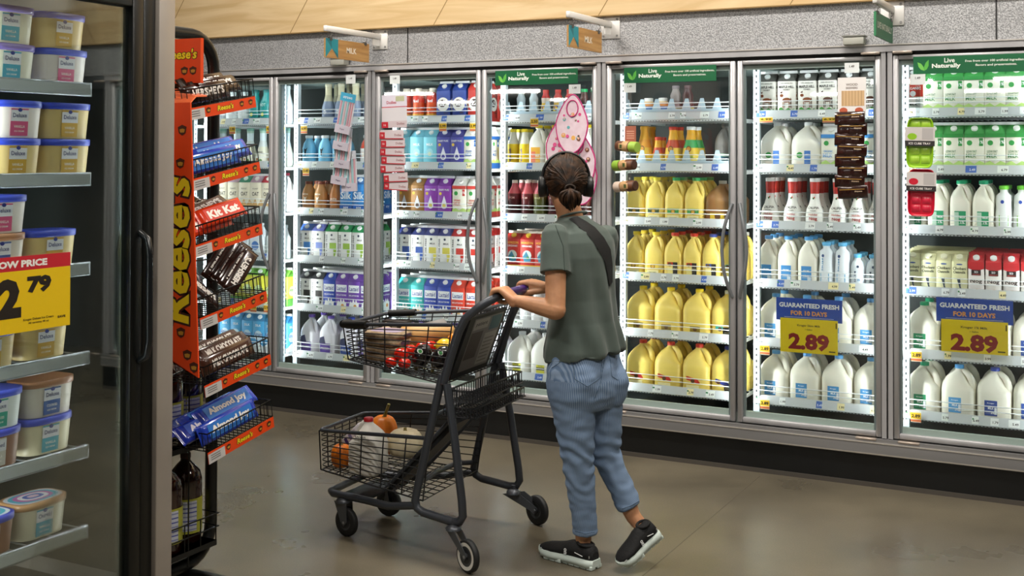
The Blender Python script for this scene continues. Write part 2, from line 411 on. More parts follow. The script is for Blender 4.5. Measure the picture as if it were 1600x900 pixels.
# ================================================================ groceries in the case
def squash_ring(cx, cy, hx, hy, z, p=.45, n=20):
    out = []
    for k in range(n):
        a = 2*PI*(k+.5)/n; ca, sa = math.cos(a), math.sin(a)
        out.append(Vector((cx+hx*math.copysign(abs(ca)**p, ca), cy+hy*math.copysign(abs(sa)**p, sa), z)))
    return out
PROTO = {}
def deco(m, items, hx, hy, z0, h, side=True, y=None):
    """flat print on the front (and the right-hand side) of a pack; x in -1..1, z in 0..1 of the panel"""
    lay = .0005
    faces = [(Vector((0, -hy, z0)), Vector((1, 0, 0)), hx, Vector((0, -1, 0)))]
    if side: faces += [(Vector((hx, 0, z0)), Vector((0, 1, 0)), hy, Vector((1, 0, 0))), (Vector((-hx, 0, z0)), Vector((0, -1, 0)), hy, Vector((-1, 0, 0)))]
    for org, U, hw, N in faces:
        off = lay
        for it in items:
            k = it[0]
            def pt(x, z, o=None): return org+U*(x*hw)+Vector((0, 0, z*h))+N*(off if o is None else o)
            if k == 'r':
                _, a, b, c, d, col = it; m.poly([pt(a, c), pt(b, c), pt(b, d), pt(a, d)], col)
            elif k == 'g':      # polygon
                m.poly([pt(x, z) for x, z in it[1]], it[2])
            elif k == 'd':
                _, x, z, r, col = it[:5]; rx = it[5] if len(it) > 5 else r
                q = pt(x, z); m.poly([q+U*(rx*hw*math.cos(t*PI/8))+Vector((0, 0, r*hw*math.sin(t*PI/8))) for t in range(16)], col)
            elif k == 't':
                _, s_, x, z, hh, col = it[:6]; wd = it[6]*hw*2 if len(it) > 6 and it[6] else None
                m.text(s_, pt(x, z), U, (0, 0, 1), hh*h, col, wd)
            elif k == 'v':      # vertical lettering
                _, s_, x, z, hh, col, wd = it; m.text(s_, pt(x, z), (0, 0, 1), -U, hh*hw, col, wd*h)
            off += .00025
def carton(key, base, gable, cap, items, w=.094, h=.19, hg=.042, side=True, desc='', cat='carton', fin='#eeeeee', rough=.38):
    t = thing('milk_carton', None, None); hx = w/2; m = MB()
    m.rbox(-hx, hx, -hx, hx, 0, h, base, .003, 1)
    deco(m, items, hx, hx, 0, h, side)
    # gable roof sloping front and back up to a fin
    e = .006
    m.poly([(-hx, -hx, h), (hx, -hx, h), (hx, -e, h+hg), (-hx, -e, h+hg)], gable); m.poly([(hx, hx, h), (-hx, hx, h), (-hx, e, h+hg), (hx, e, h+hg)], gable)
    m.poly([(hx, -hx, h), (hx, hx, h), (hx*.55, e, h+hg), (hx*.55, -e, h+hg)], gable); m.poly([(-hx, hx, h), (-hx, -hx, h), (-hx*.55, -e, h+hg), (-hx*.55, e, h+hg)], gable)
    m.poly([(hx, -e, h+hg), (hx, -hx, h), (hx*.55, -e, h+hg)], gable); m.poly([(-hx, -e, h+hg), (-hx*.55, -e, h+hg), (-hx, -hx, h)], gable)
    m.box(-hx, hx, -.003, .003, h+hg-.002, h+hg+.014, fin)
    m.build('carton_body', t)
    if cap:
        m = MB(); c = Vector((0, -hx*.5, h+hg*.47)); nrm = Vector((0, -hg, hx)).normalized()
        m.tube([c, c+nrm*.012], .0155, cap, 14); m.build('cap', t)
    PROTO[key] = (t, desc, cat, w, h+hg+.014)
def jug(key, body, cap, items, w=.155, h=.25, desc='', cat='jug', lab=True, rough=.35, d=None):
    t = thing('milk_jug', None, None); hx = w/2; hy = (d or w)/2; s = h/.25; m = MB()
    bm = mat(body, rough, sss=0, spec=.6)
    hz = [(0, .90), (.006, .97), (.02, 1.0), (.10, 1.0), (.12, 1.0), (.138, 1.0)]
    R = [squash_ring(0, 0, hx*q, hy*q, z*s) for z, q in hz]
    # shoulders: the side with the handle is drawn in
    ch_, sh_ = math.cos(.45), math.sin(.45)
    for z, l, r, q in ((.160, .985, .76, .96), (.172, .95, .60, .90), (.188, .84, .47, .78), (.204, .66, .36, .60), (.218, .44, .28, .42), (.228, .27, .25, .28)):
        c_ = hx*(r-l)/2; R.append(squash_ring(c_*ch_, -c_*sh_*.6, hx*(r+l)/2, hy*q, z*s, .55+.4*(z-.16)/.07))
    R.insert(len(hz), squash_ring(-.04*hx, .02*hx, hx*.95, hy*.99, .149*s, .5))
    R.append(squash_ring(0, 0, .021, .021, .234*s, 1.0)); R.append(squash_ring(0, 0, .019, .019, .243*s, 1.0))
    m.loft(R, bm)
    hp = [(hx*.2, 0, .224*s), (hx*.42, 0, .221*s), (hx*.64, 0, .207*s), (hx*.80, 0, .186*s), (hx*.87, 0, .162*s), (hx*.86, 0, .14*s), (hx*.78, 0, .115*s)]
    hp = [(x_*ch_*1.03, -x_*sh_*1.03, z_) for x_, y_, z_ in hp]
    m.tube(hp, [q_*max(.72, min(1, w/.16)) for q_ in (.011, .014, .015, .0155, .0155, .015, .012)], bm, 10, flat=1.15)
    for z in (.045, .075): m.tube([p*1.004 for p in squash_ring(0, 0, hx*.998, hy*.998, z*s)], .0015, bm, 4, True)
    m.build('jug_body', t)
    m = MB(); m.lathe([(.236*s, .0215), (.252*s, .0215), (.2535*s, .0195)], mat(cap, .4), 16); m.build('cap', t)
    if items:
        m = MB(); deco(m, items, hx*.999, hy*1.003, 0, h, False); m.build('label', t)
    PROTO[key] = (t, desc, cat, w, h)
def bottle(key, prof, cols, capc, items=(), capz=None, sq=1., desc='', cat='bottle', n=16, rough=.3, name='drink_bottle', r=None, capr=.017, sy=1, lz=None):
    """prof: [(z, r)]; cols: one colour for each segment"""
    t = thing(name, None, None); m = MB()
    ms = [mat(c, rough) if isinstance(c, str) else c for c in cols]
    ms += [ms[-1]]*(len(prof)-1-len(ms))
    m.lathe(prof, ms, n, sq=sq, sy=sy); m.build('bottle_body', t)
    top = prof[-1][0]
    m = MB(); m.lathe([(top-.001, capr), (top+.016, capr), (top+.0175, capr*.9)], mat(capc, .4), 14); m.build('cap', t)
    rr = r or max(q[1] for q in prof)
    if items:
        m = MB(); deco(m, items, rr, rr*sy*1.0, 0, top, False)
        # wrap the print on the round wall
        vv = []
        for (x, y, z) in m.v:
            ri = rr
            for a, b in zip(prof, prof[1:]):
                if a[0] <= z <= b[0]: ri = a[1]+(b[1]-a[1])*(z-a[0])/max(1e-6, b[0]-a[0])
            th = x/rr; off = -(y+rr*sy); rad = ri+.0006+off
            vv.append((rad*math.sin(th), -rad*math.cos(th)*sy, z))
        m.v = vv; m.build('label', t)
    PROTO[key] = (t, desc, cat, rr*2, top+.017)

W_, K_ = '#f2f1ea', '#1b1b1b'
# -- cartons
def splash(c='#f4f4f0'): return ('g', [(-.8, 0), (-.75, .22), (-.5, .34), (-.3, .26), (-.1, .42), (.15, .28), (.35, .4), (.6, .27), (.8, .3), (.75, 0)], c)
def lactaid(key, c, c2, desc):
    carton(key, c, c, '#f0f0ee', [splash(), ('r', -.85, .85, .62, .86, '#f2f4f5'), ('t', 'Lactaid', 0, .74, .14, '#27348b', .72), ('t', '100% LACTOSE FREE', 0, .52, .045, '#ffffff', .8), ('d', .2, .17, .25, c2)], desc=desc)
lactaid('lac_teal', '#2fb7b4', '#c9a56a', 'teal lactose-free milk carton'); lactaid('lac_blue', '#2141a8', '#b8c7dc', 'royal blue lactose-free milk carton')
lactaid('lac_red', '#d93a1e', '#d5b074', 'orange-red lactose-free milk carton'); lactaid('lac_purple', '#6a3fa0', '#d99a4a', 'purple lactose-free milk carton')
def lf(key, top, acc, desc, base='#efeeea'):
    carton(key, base, top, '#f0f0ee', [('v', 'LACTOSE FREE', -.72, .5, .22, '#2b2b2b' if base != K_ else '#ddd', .8), ('r', -.25, .85, .42, .62, acc), ('d', .1, .88, .16, '#2b3c50'), ('t', 'MILK', .3, .74, .05, '#444444', .4),
        ('g', [(.5, .1), (.85, .3), (.9, .42), (.4, .4)], acc), ('t', '2%', .1, .1, .13, '#333333', .5)], desc=desc)
lf('lf_blue', '#27357f', '#2f56a8', 'white lactose-free carton with navy top'); lf('lf_yel', '#3b4588', '#d8cc55', 'white lactose-free carton with navy top and yellow panel')
lf('lf_red', '#c22d2a', '#d13b30', 'white lactose-free carton with red top'); lf('lf_green', '#2f9a55', '#9fc34a', 'white lactose-free carton with green top')
lf('lf_sky', '#3d6fc0', '#4b8ad0', 'white lactose-free carton with blue top'); lf('lf_lav', '#6872c0', '#7f90d0', 'white lactose-free carton with lavender top'); lf('lf_black', '#25262a', '#2c2622', 'white lactose-free carton with black top')
def a2(key, c, desc): carton(key, c, c, '#e8e6e0', [('d', 0, .55, .9, '#e4e0d8'), ('d', -.1, .58, .5, '#3b2420'), ('t', 'a2', -.1, .58, .15, '#ffffff', .36), ('t', 'MILK', .45, .28, .05, '#5a4a40', .3), ('r', -1, 1, 0, .12, c)], desc=desc)
a2('a2b', '#27408f', 'blue carton with round white panel'); a2('a2r', '#c5352b', 'red carton with round white panel')
def drop(key, c, c2, desc): carton(key, c, c, '#eceaf0', [('d', -.55, .74, .2, '#e0c24a'), ('d', 0, .36, .42, '#e8e8f2'), ('g', [(-.38, .42), (0, .68), (.38, .42)], '#e8e8f2'), ('d', 0, .36, .26, c2), ('t', 'DAIRY PURE', 0, .86, .06, '#e8e8f2', .75), ('r', -.8, .8, .08, .16, '#e8e8f2'), ('t', 'ULTRA FILTERED', 0, .12, .04, c, .7)], desc=desc)
drop('drop_indigo', '#4a4a9e', '#4a4a9e', 'indigo milk carton with white drop'); drop('drop_violet', '#8a3aa8', '#d8c860', 'violet milk carton with white drop'); drop('drop_gold', '#a8763a', '#5a3a22', 'tan milk carton with white drop')
def simple(key, c, desc, low=False):
    carton(key, '#e9e6d6', '#f0efe8' if not low else '#3f9a4a', '#f0f0ec',
        [('r', -1, 1, 0, .17, c), ('g', [(-1, .17), (-1, .24), (-.5, .3), (0, .22), (.5, .3), (1, .25), (1, .17)], '#b6d67a'), ('d', -.45, .76, .27, '#3c9a4c'), ('r', .48, .86, .68, .88, c), ('t', '1%', .67, .78, .08, '#ffffff'),
         ('t', 'LOW FAT' if low else 'ORGANIC', -.25, .54, .06, '#4a7a4e' if low else c, .5), ('t', 'MILK', -.3, .43, .1, '#3c8a4c' if low else c, .5), ('r', -1, 1, .9, 1, c)], desc=desc)
simple('simple_blue', '#2a63b5', 'white milk carton with green disc and blue base'); simple('simple_red', '#c8443c', 'white milk carton with green disc and red top')
simple('simple_green', '#338c42', 'cream low-fat milk carton with green base', True)
simple('st_blue', '#4a8fd0', 'white milk carton with sky-blue base')
carton('aqua', '#7fcfe0', '#6fc0d4', '#e8f0f0', [('d', 0, .5, .5, '#a8e0ea'), ('t', 'MILK', 0, .75, .08, '#ffffff', .5), ('d', 0, .45, .25, '#d8e8c8'), ('r', -1, 1, 0, .1, '#4aa8c4')], desc='pale aqua milk carton')
def cow(body, c2): return [('d', -.0, .475, .27, body, .48), ('d', -.55, .6, .17, body, .2), ('g', [(-.75, .68), (-.5, .66), (-.45, .72)], c2), ('r', -.42, -.34, .26, .42, body), ('r', -.24, -.18, .27, .42, c2), ('r', .24, .31, .26, .42, body), ('r', .38, .44, .27, .42, c2), ('g', [(.44, .55), (.56, .5), (.56, .25), (.5, .25)], c2)]
def maple(key, body, c2, txt, tc, desc):
    carton(key, '#e9e4da', '#55534f', '#f4f4f4', cow(body, c2)+[('g', [(-.85, .24), (-.6, .28), (-.2, .2), (.2, .26), (.6, .2), (.85, .25), (.8, .14), (-.8, .14)], '#4d9a44'), ('t', 'MAPLE HILL', 0, .84, .07, '#3a3a38', .85), ('t', '100% GRASS-FED', 0, .94, .035, '#77756e', .7), ('t', 'CREAMERY', 0, .76, .04, '#55534f', .4), ('t', txt, 0, .06, .07, tc, .8)], desc=desc)
maple('maple_b', '#8a4a22', '#5a2e16', 'REDUCED FAT', '#3d7aa8', 'grass-fed milk carton with brown cow and blue lettering')
maple('maple_r', '#5a3420', '#2c1a10', 'WHOLE MILK', '#b8452c', 'whole milk carton with dark cow and red lettering')
carton('oatmilk', '#e6e2b4', '#d8d4a8', '#e8e4c8', [('t', 'Chobani', 0, .78, .085, '#2f3a30', .85), ('t', 'Oatmilk', 0, .67, .08, '#2f3a30', .8), ('d', 0, .9, .1, '#4a5fa0', .4), ('g', [(-.3, .45), (.1, .5), (.15, .25), (.4, .1), (.2, .05), (-.1, .3)], '#3f4a58'), ('r', -1, 1, 0, .12, '#7d80b4')], w=.072, h=.165, hg=.03, fin='#b9b48a', desc='cream oat drink carton')
carton('nog', '#efe9e4', '#c2272d', '#f4f4f4', [('r', -1, 1, .8, 1, '#c2272d'), ('g', [(-1, .8), (0, .72), (1, .8)], '#c2272d'), ('r', -.6, .6, .6, .76, '#2a2020'), ('t', 'SO', 0, .7, .06, '#ffffff'), ('t', 'DELICIOUS', 0, .63, .035, '#d9534a', .5), ('t', 'Nog', 0, .42, .14, '#3a2a26', .75), ('d', .1, .1, .5, '#c9a57c')], w=.072, h=.165, hg=.03, fin='#a01c22', desc='white nog carton with red top')
carton('organic_red', '#efece6', '#3a3a3a', '#ffffff', [('r', -1, 1, .5, 1, '#c8321e'), ('r', -.9, .9, .82, .95, '#e0a82e'), ('t', 'HORIZON', 0, .88, .06, '#c8321e', .85), ('t', 'ORGANIC', 0, .72, .07, '#ffffff', .8), ('d', 0, .58, .3, '#e8f0f0'), ('t', 'MILK', 0, .3, .08, '#333333', .5), ('d', -.3, .12, .18, '#b8d8a8')], desc='red and white organic milk carton')
carton('farm_red', '#c8281e', '#b8241c', '#e8c43a', [('r', -1, 1, 0, .2, '#efc62e'), ('t', 'LOWFAT MILK', 0, .1, .07, '#7a1a14', .8), ('t', 'HORIZON', 0, .88, .07, '#ffd24a', .8), ('t', 'ORGANIC', 0, .78, .06, '#ffffff', .7), ('d', 0, .5, .62, '#dbe9e4'), ('g', [(-.6, .45), (-.1, .62), (.4, .4), (.6, .5), (.5, .32), (-.4, .3)], '#3f8fb0'), ('d', .1, .42, .2, '#58a04a')], hg=.03, fin='#d8d0c0', desc='red carton with yellow band and round globe picture')
carton('oat', '#eee6cf', '#c9a8b8', '#f4f0ea', [('t', 'OAT', 0, .6, .14, '#3a332c', .6), ('t', 'PLANET', 0, .78, .05, '#8a8378', .5), ('g', [(-1, 0), (-1, .4), (-.5, .25), (0, .45), (.4, .2), (1, .42), (1, 0)], '#dcb377')], desc='cream oat milk carton')
carton('oat_red', '#eee6cf', '#c23a46', '#f4f0ea', [('t', 'OAT', 0, .6, .14, '#3a332c', .6), ('t', 'PLANET', 0, .78, .05, '#8a8378', .5), ('g', [(-1, 0), (-1, .4), (-.5, .25), (0, .45), (.4, .2), (1, .42), (1, 0)], '#dcb377')], desc='cream oat milk carton with red top')
carton('oat_green', '#eee6cf', '#4a9a78', '#f4f0ea', [('t', 'OAT', 0, .6, .14, '#3a332c', .6), ('t', 'PLANET', 0, .78, .05, '#8a8378', .5), ('g', [(-1, 0), (-1, .4), (-.5, .25), (0, .45), (.4, .2), (1, .42), (1, 0)], '#dcb377')], desc='cream oat milk carton with green top')
carton('almond', '#4aa8dc', '#3a8fc8', '#f0f4f8', [('d', 0, .5, .7, '#cfe6f2'), ('t', 'Almond', 0, .55, .13, '#1d4f9e', .8), ('t', 'SILK', 0, .85, .08, '#ffffff', .5), ('g', [(-1, 0), (-1, .15), (0, .3), (1, .12), (1, 0)], '#e8f0f0'), ('d', .4, .12, .22, '#b08a50')], desc='sky-blue almond milk carton')
carton('coconut', '#e6e24a', '#7cc04a', '#f0f4f8', [('d', 0, .5, .7, '#dff0c0'), ('t', 'Coconut', 0, .55, .1, '#3a7a3a', .8), ('r', -1, 1, 0, .25, '#66b050')], desc='yellow and green coconut milk carton')
carton('silk', '#2f7fc4', '#2a70b4', '#f0f4f8', [('t', 'Silk', 0, .62, .25, '#f4f4f4', .85), ('r', -1, 1, 0, .3, '#2a5fae'), ('t', 'soy', 0, .2, .1, '#ffffff', .4)], desc='bright blue soy milk carton')
# -- jugs
def klabel(c, x=-.15, tx='2%', lo=.13, hi=.42):
    return [('r', x-.36, x+.36, lo, hi, c), ('t', 'Kroger', x, lo+(hi-lo)*.82, .03, '#ffffff', .2), ('t', 'MILK', x, lo+(hi-lo)*.5, .045, '#ffffff', .16), ('t', tx, x+.1, lo+(hi-lo)*.2, .04, '#ffffff', .1), ('r', x+.2, x+.34, lo+.03, lo+.16, '#e8ecf0')]
MILK = '#f3efdf'
for key, cap, lab, d_ in (('gal_green', '#1fa777', '#2f9a68', 'gallon milk jug with green cap'), ('gal_lblue', '#4f9bd6', '#5aa2d8', 'gallon milk jug with light blue cap'), ('gal_dblue', '#2a3f9e', '#2d4a94', 'gallon milk jug with dark blue cap'), ('gal_skim', '#5b9fd8', '#4f98d0', 'gallon skim milk jug with sky-blue cap')):
    jug(key, MILK, cap, klabel(lab, tx='1%' if 'green' in key else '2%'), .16, .252, desc=d_)
jug('gal_clear', '#efece0', '#f4f6f8', [('d', -.35, .33, .2, '#3c9a4c'), ('r', -.05, .35, .1, .42, '#4a7cc4'), ('t', 'A&D', .15, .34, .03, '#ffffff'), ('r', -.55, -.15, .1, .2, '#f4e8d8')], .16, .252, desc='gallon milk jug with white cap and green dot')
jug('gal_plain', '#ebe9e0', '#eef0f0', [('r', -.35, .35, .1, .32, '#e4e04a'), ('r', -.35, .35, .18, .25, '#5a5a3a'), ('t', 'WHOLE', 0, .28, .03, '#3a3a2a', .2)], .15, .245, desc='plain white gallon jug with yellow label')
jug('hg_green', MILK, '#1fa777', [('r', -.5, .55, .1, .42, '#2f9a68'), ('r', -.5, -.1, .12, .4, '#bcd8c4'), ('t', 'MILK', .25, .3, .04, '#ffffff', .25), ('t', '1%', .25, .2, .05, '#ffffff', .18)], .1, .252, desc='half-gallon milk jug with green cap')
jug('hg_blue', MILK, '#4f9bd6', [('r', -.55, .5, .1, .42, '#4a90cc'), ('t', 'SKIM', -.05, .32, .04, '#ffffff', .3), ('t', 'MILK', -.05, .22, .04, '#ffffff', .3), ('r', .1, .45, .12, .2, '#d8e4ec')], .1, .252, desc='half-gallon milk jug with blue cap')
jug('hg_ycap', '#f1eee4', '#f0d22a', [('r', -.6, .6, .1, .5, '#eeb23a'), ('r', -.55, 0, .14, .4, '#e87a5a'), ('t', 'MILK', .25, .3, .04, '#ffffff', .25)], .1, .25, desc='white half-gallon jug with yellow cap and orange label')
jug('hg_purp', '#eceaf0', '#6d4fb0', [('r', -.7, .6, .1, .34, '#5a3f9a'), ('g', [(-.8, .34), (0, .34), (-.2, .52), (-.7, .48)], '#3a3f66'), ('t', 'PROTEIN', -.05, .22, .04, '#ffffff', .5)], .12, .25, desc='white milk jug with purple cap')
jug('hg_pblue', '#eceaf0', '#3f56b8', [('r', -.7, .6, .1, .34, '#2f4f9a'), ('g', [(-.8, .34), (0, .34), (-.2, .52), (-.7, .48)], '#3a3f66'), ('t', 'PROTEIN', -.05, .22, .04, '#ffffff', .5)], .12, .25, desc='white milk jug with blue cap')
YEL = '#edd26a'
def farm(c, lo=.1): return [('r', -.6, .6, lo+.13, lo+.24, c), ('d', 0, lo+.17, .24, '#6a4a20'), ('d', 0, lo+.17, .17, '#d8a83a'), ('r', -.6, .6, lo-.02, lo+.09, '#f0e6b0'), ('g', [(-.6, lo-.04), (-.5, lo+.03), (-.1, lo-.01), (.2, lo+.04), (.6, lo), (.6, lo-.05)], '#55642e'), ('t', 'ORCHARD', 0, lo+.04, .025, '#3f5a2e', .4)]
for key, cap, lab, d_ in (('y_dk', '#e4d23c', '#37502c', 'yellow half-gallon juice jug with dark green band'), ('y_gr', '#2c9a58', '#3f9a50', 'yellow half-gallon juice jug with green cap'), ('y_ye', '#e8cc2a', '#e8c84a', 'yellow half-gallon juice jug with yellow cap')):
    jug(key, YEL, cap, farm(lab), .11, .25, desc=d_, cat='juice jug')
def farm2(c): return [('r', -.5, .1, .3, .38, c), ('d', -.25, .33, .2, '#6a4a20'), ('r', .1, .6, .1, .38, '#2a2a2a'), ('t', 'PULP', .35, .24, .04, '#f0e6b0', .18), ('r', -.5, .1, .06, .12, '#55642e'), ('r', -.5, .1, .12, .28, '#f2e490')]
for key, cap, lab, d_ in (('yb_red', '#c8321e', '#c8321e', 'yellow juice jug with red cap'), ('yb_blue', '#2f4a9e', '#2f4a9e', 'yellow juice jug with blue cap'), ('yb_wh', '#f0ece4', '#4ab4a8', 'yellow juice jug with white cap')):
    jug(key, YEL, cap, farm2(lab), .105, .25, desc=d_, cat='juice jug')
jug('gy_ye', YEL, '#f0d020', [('r', -.35, .35, .08, .24, '#8a7420'), ('d', 0, .18, .14, '#5a3a1a'), ('r', -.35, .35, .05, .09, '#3f5a2e')], .16, .252, desc='yellow gallon juice jug with yellow cap', cat='juice jug')
jug('gy_wh', YEL, '#e8e4dc', [('r', -.6, -.1, .2, .28, '#3aa8a0'), ('d', -.3, .22, .14, '#5a3a1a'), ('r', -.1, .5, .06, .26, '#2a2a2a'), ('t', 'JUICE', .2, .15, .03, '#f0e6b0', .2)], .16, .252, desc='yellow gallon juice jug with white cap', cat='juice jug')
jug('gy_red', YEL, '#c8321e', [('g', [(-.6, .28), (-.6, .36), (.2, .3), (.35, .24), (.35, .2)], '#c8321e'), ('d', -.15, .26, .14, '#5a3a1a'), ('r', -.6, .3, .08, .17, '#f0e6b0'), ('g', [(-.6, .06), (-.4, .1), (.3, .07), (.3, .04), (-.6, .04)], '#55642e')], .16, .252, desc='yellow gallon juice jug with red cap', cat='juice jug')
jug('gy_blue', YEL, '#2f3f9e', [('g', [(-.6, .28), (-.6, .36), (.2, .3), (.45, .24), (.45, .18)], '#2f3f9e'), ('d', -.4, .29, .14, '#5a3a1a'), ('r', 0, .5, .08, .24, '#3a3430'), ('t', 'JUICE', .25, .16, .03, '#f0e6b0', .18)], .16, .252, desc='yellow gallon juice jug with blue cap', cat='juice jug')
jug('brown_g', '#8a6238', '#c8c0b0', [('r', -.55, .4, .08, .28, '#d8b83a'), ('d', -.05, .2, .2, '#5a3a1a'), ('t', 'CIDER', -.05, .24, .03, '#3a2a1a', .25), ('r', -.55, .4, .05, .1, '#55642e')], .165, .235, desc='brown cider jug with yellow label', cat='cider jug')
jug('choc_j', '#7c7874', '#55524f', [('r', -.7, .7, .1, .3, '#3a5a6a'), ('t', 'PURE', 0, .24, .04, '#cfe6d8', .5), ('r', -.7, .7, .3, .36, '#a8c8b0')], .1, .25, desc='smoky grey jug with dark label')
jug('white_j', '#e6eaee', '#b83a52', [('r', -.6, .5, .1, .4, '#cfd8e0')], .11, .25, desc='white jug with crimson cap')
jug('deterg', '#dfe8ee', '#e8eef2', [('d', 0, .35, .5, '#4a7cc4')], .12, .22, desc='white jug with round blue label')
# -- bottles
bottle('califia', [(0, .04), (.01, .046), (.06, .0475), (.095, .043), (.125, .030), (.15, .0235), (.178, .022), (.2, .0235), (.235, .025), (.24, .0245)], [W_, W_, W_, W_, W_, '#f0ece6', '#b8322c', '#c23a32', '#b8322c'], '#efefec',
    [('t', 'CALIFIA', 0, .44, .05, '#3a3632', .75), ('t', 'FARMS', 0, .375, .022, '#5a5650', .35), ('t', 'Holiday', 0, .29, .05, '#b8322c', .5), ('t', 'Nog', 0, .2, .09, '#b8322c', .45), ('d', -.1, .64, .12, '#3f7a3a', .18), ('d', .12, .66, .1, '#d8403a', .12)], desc='pear-shaped nog bottle with red neck', capr=.026)
bottle('pb_green', [(0, .036), (.008, .04), (.09, .04), (.13, .036), (.16, .037), (.185, .034), (.2, .018), (.215, .017)], ['#eef0ee'], '#6fc23c', [('r', -.5, .6, .18, .42, '#8ac84a'), ('d', -.1, .72, .22, '#2f4a9e'), ('t', 'MILK', .05, .3, .06, '#ffffff', .35), ('r', -.5, .6, .02, .1, '#3f9a50')], desc='white milk bottle with lime-green cap', capr=.022)
bottle('pb_blue', [(0, .036), (.008, .04), (.09, .04), (.13, .036), (.16, .037), (.185, .034), (.2, .018), (.215, .017)], ['#e9eef2'], '#5fb0dc', [('r', -.6, .5, .1, .34, '#58b0d8'), ('d', -.3, .76, .2, '#2f4a7e'), ('v', 'SKIM', -.35, .55, .22, '#3f8ab8', .3), ('t', 'MILK', 0, .22, .06, '#ffffff', .35)], desc='white milk bottle with blue cap', capr=.022)
bottle('pb_small', [(0, .031), (.008, .034), (.08, .034), (.11, .034), (.135, .028), (.15, .015), (.16, .015)], ['#e4ebf0'], '#5fb0dc', [('v', 'SKIM', -.2, .4, .3, '#2b3f5a', .35), ('d', .2, .72, .2, '#2f3f5a'), ('t', '2%', .3, .3, .06, '#3f8ab8')], desc='small white milk bottle with blue cap', capr=.02)
bottle('ybot', [(0, .03), (.008, .034), (.13, .034), (.145, .033), (.18, .022), (.2, .018), (.215, .017)], ['#efc928', '#f2d032', '#f2d032', '#e9e6d8', '#e9e6d8'], '#f0d428', [('v', 'Nesquik', -.1, .36, .5, '#4a3a8a', .4), ('r', -.6, .6, 0, .12, '#4a3a9a')], desc='yellow-sleeved milk bottle', capr=.019)
bottle('redjuice', [(0, .034), (.01, .039), (.05, .041), (.09, .036), (.12, .041), (.15, .041), (.185, .024), (.2, .018), (.21, .018)], ['#3a1518', '#4a1a1e', '#3c1a1c', '#5a2024', '#6a2226', '#c2505a', '#c2505a', '#c2505a'], '#e8d8d0', [('r', -.7, .7, .3, .52, '#5a2026'), ('t', 'POM', 0, .6, .06, '#e0b8b0', .4)], desc='dark red juice bottle with pink neck', cat='juice bottle')
bottle('greenjuice', [(0, .034), (.01, .039), (.05, .041), (.09, .036), (.12, .041), (.15, .041), (.185, .024), (.2, .018), (.21, .018)], ['#4a4a22', '#5a5a2a', '#4a5426', '#5a5a2a', '#6a5a2c', '#c2606a', '#c2505a', '#c2505a'], '#e8d8d0', [('r', -.7, .7, .3, .52, '#5a5a30'), ('t', 'KALE', 0, .6, .05, '#d8d8a8', .4)], desc='olive green juice bottle with pink neck', cat='juice bottle')
bottle('goldcap', [(0, .034), (.01, .038), (.12, .038), (.15, .03), (.175, .02), (.185, .02)], ['#edeef0'], '#b8853a', [('r', -.6, .6, .15, .4, '#d8e0e4')], desc='white bottle with gold cap', capr=.021)
bottle('fair', [(0, .028), (.02, .03), (.07, .028), (.1, .024), (.13, .027), (.15, .018), (.16, .016)], ['#e8c840', '#ecd03c', '#e0b43a', '#d8c8b8', '#b8302c', '#b8302c'], '#c23a32', [('d', 0, .45, .5, '#5a3a9a')], desc='small yellow drink bottle with red cap', capr=.018)
bottle('clearb', [(0, .028), (.02, .03), (.07, .028), (.1, .024), (.13, .027), (.15, .018), (.16, .016)], ['#b9c4c8'], '#dfe4e6', [('r', -.6, .6, .2, .6, '#a4b0b6')], desc='small pale grey drink bottle', capr=.018)
bottle('greenb', [(0, .028), (.02, .03), (.1, .03), (.14, .02), (.16, .018)], ['#3a2a28', '#3a2a28', '#52332e'], '#1f9a58', desc='small dark drink bottle with green cap', capr=.02)
bottle('creamer', [(0, .038), (.01, .042), (.05, .042), (.07, .04), (.09, .03), (.1, .024)], ['#b86a2e', '#d8e2ea', '#3a78b8', '#c9803a', '#e8c898'], '#e9e6e0', [('r', -.6, .6, .3, .5, '#2f6ab0')], desc='orange and blue creamer bottle', capr=.025)
bottle('choco', [(0, .03), (.01, .034), (.06, .034), (.1, .028), (.13, .03), (.155, .02), (.165, .018)], ['#d8c870', '#c8b860', '#5a3a3a', '#4a2c2e', '#4a2c2e'], '#5a3f42', [('r', -.5, .5, .05, .35, '#e0cf80')], desc='brown chocolate drink bottle', capr=.02)
bottle('choco_l', [(0, .03), (.01, .034), (.06, .034), (.1, .028), (.13, .03), (.155, .02), (.165, .018)], ['#b8b090', '#a8a080', '#8a7a78', '#a09490', '#a09490'], '#8a7f82', [('r', -.5, .5, .05, .35, '#d8d0a0')], desc='pale brown chocolate drink bottle', capr=.02)
def ojb(key, cap, lab, s, desc):
    bottle(key, [(0, .034*s), (.01*s, .04*s), (.07*s, .043*s), (.11*s, .038*s), (.15*s, .026*s), (.18*s, .02*s), (.2*s, .02*s)], ['#f2dc60', '#f2d858', '#f0cc4a', lab, '#eeb02c', '#eeb02c'], cap, [('d', 0, .52, .36, '#6a3a1a'), ('d', 0, .52, .26, '#d89a3a'), ('t', 'ORANGE', 0, .33, .05, lab, .55), ('g', [(-.7, .05), (-.3, .14), (.2, .08), (.7, .12), (.7, .03), (-.7, .03)], '#3f5a24')], desc=desc, cat='juice bottle', capr=.022*s)
ojb('oj_red', '#c8321e', '#cf4a2a', 1.1, 'orange juice bottle with red cap'); ojb('oj_redS', '#c8321e', '#cf4a2a', .82, 'short orange juice bottle with red cap'); ojb('oj_gr', '#eef0ee', '#3fa55a', 1.1, 'orange juice bottle with green band'); ojb('oj_or', '#efb42a', '#e8a030', 1.12, 'orange juice bottle with orange cap')
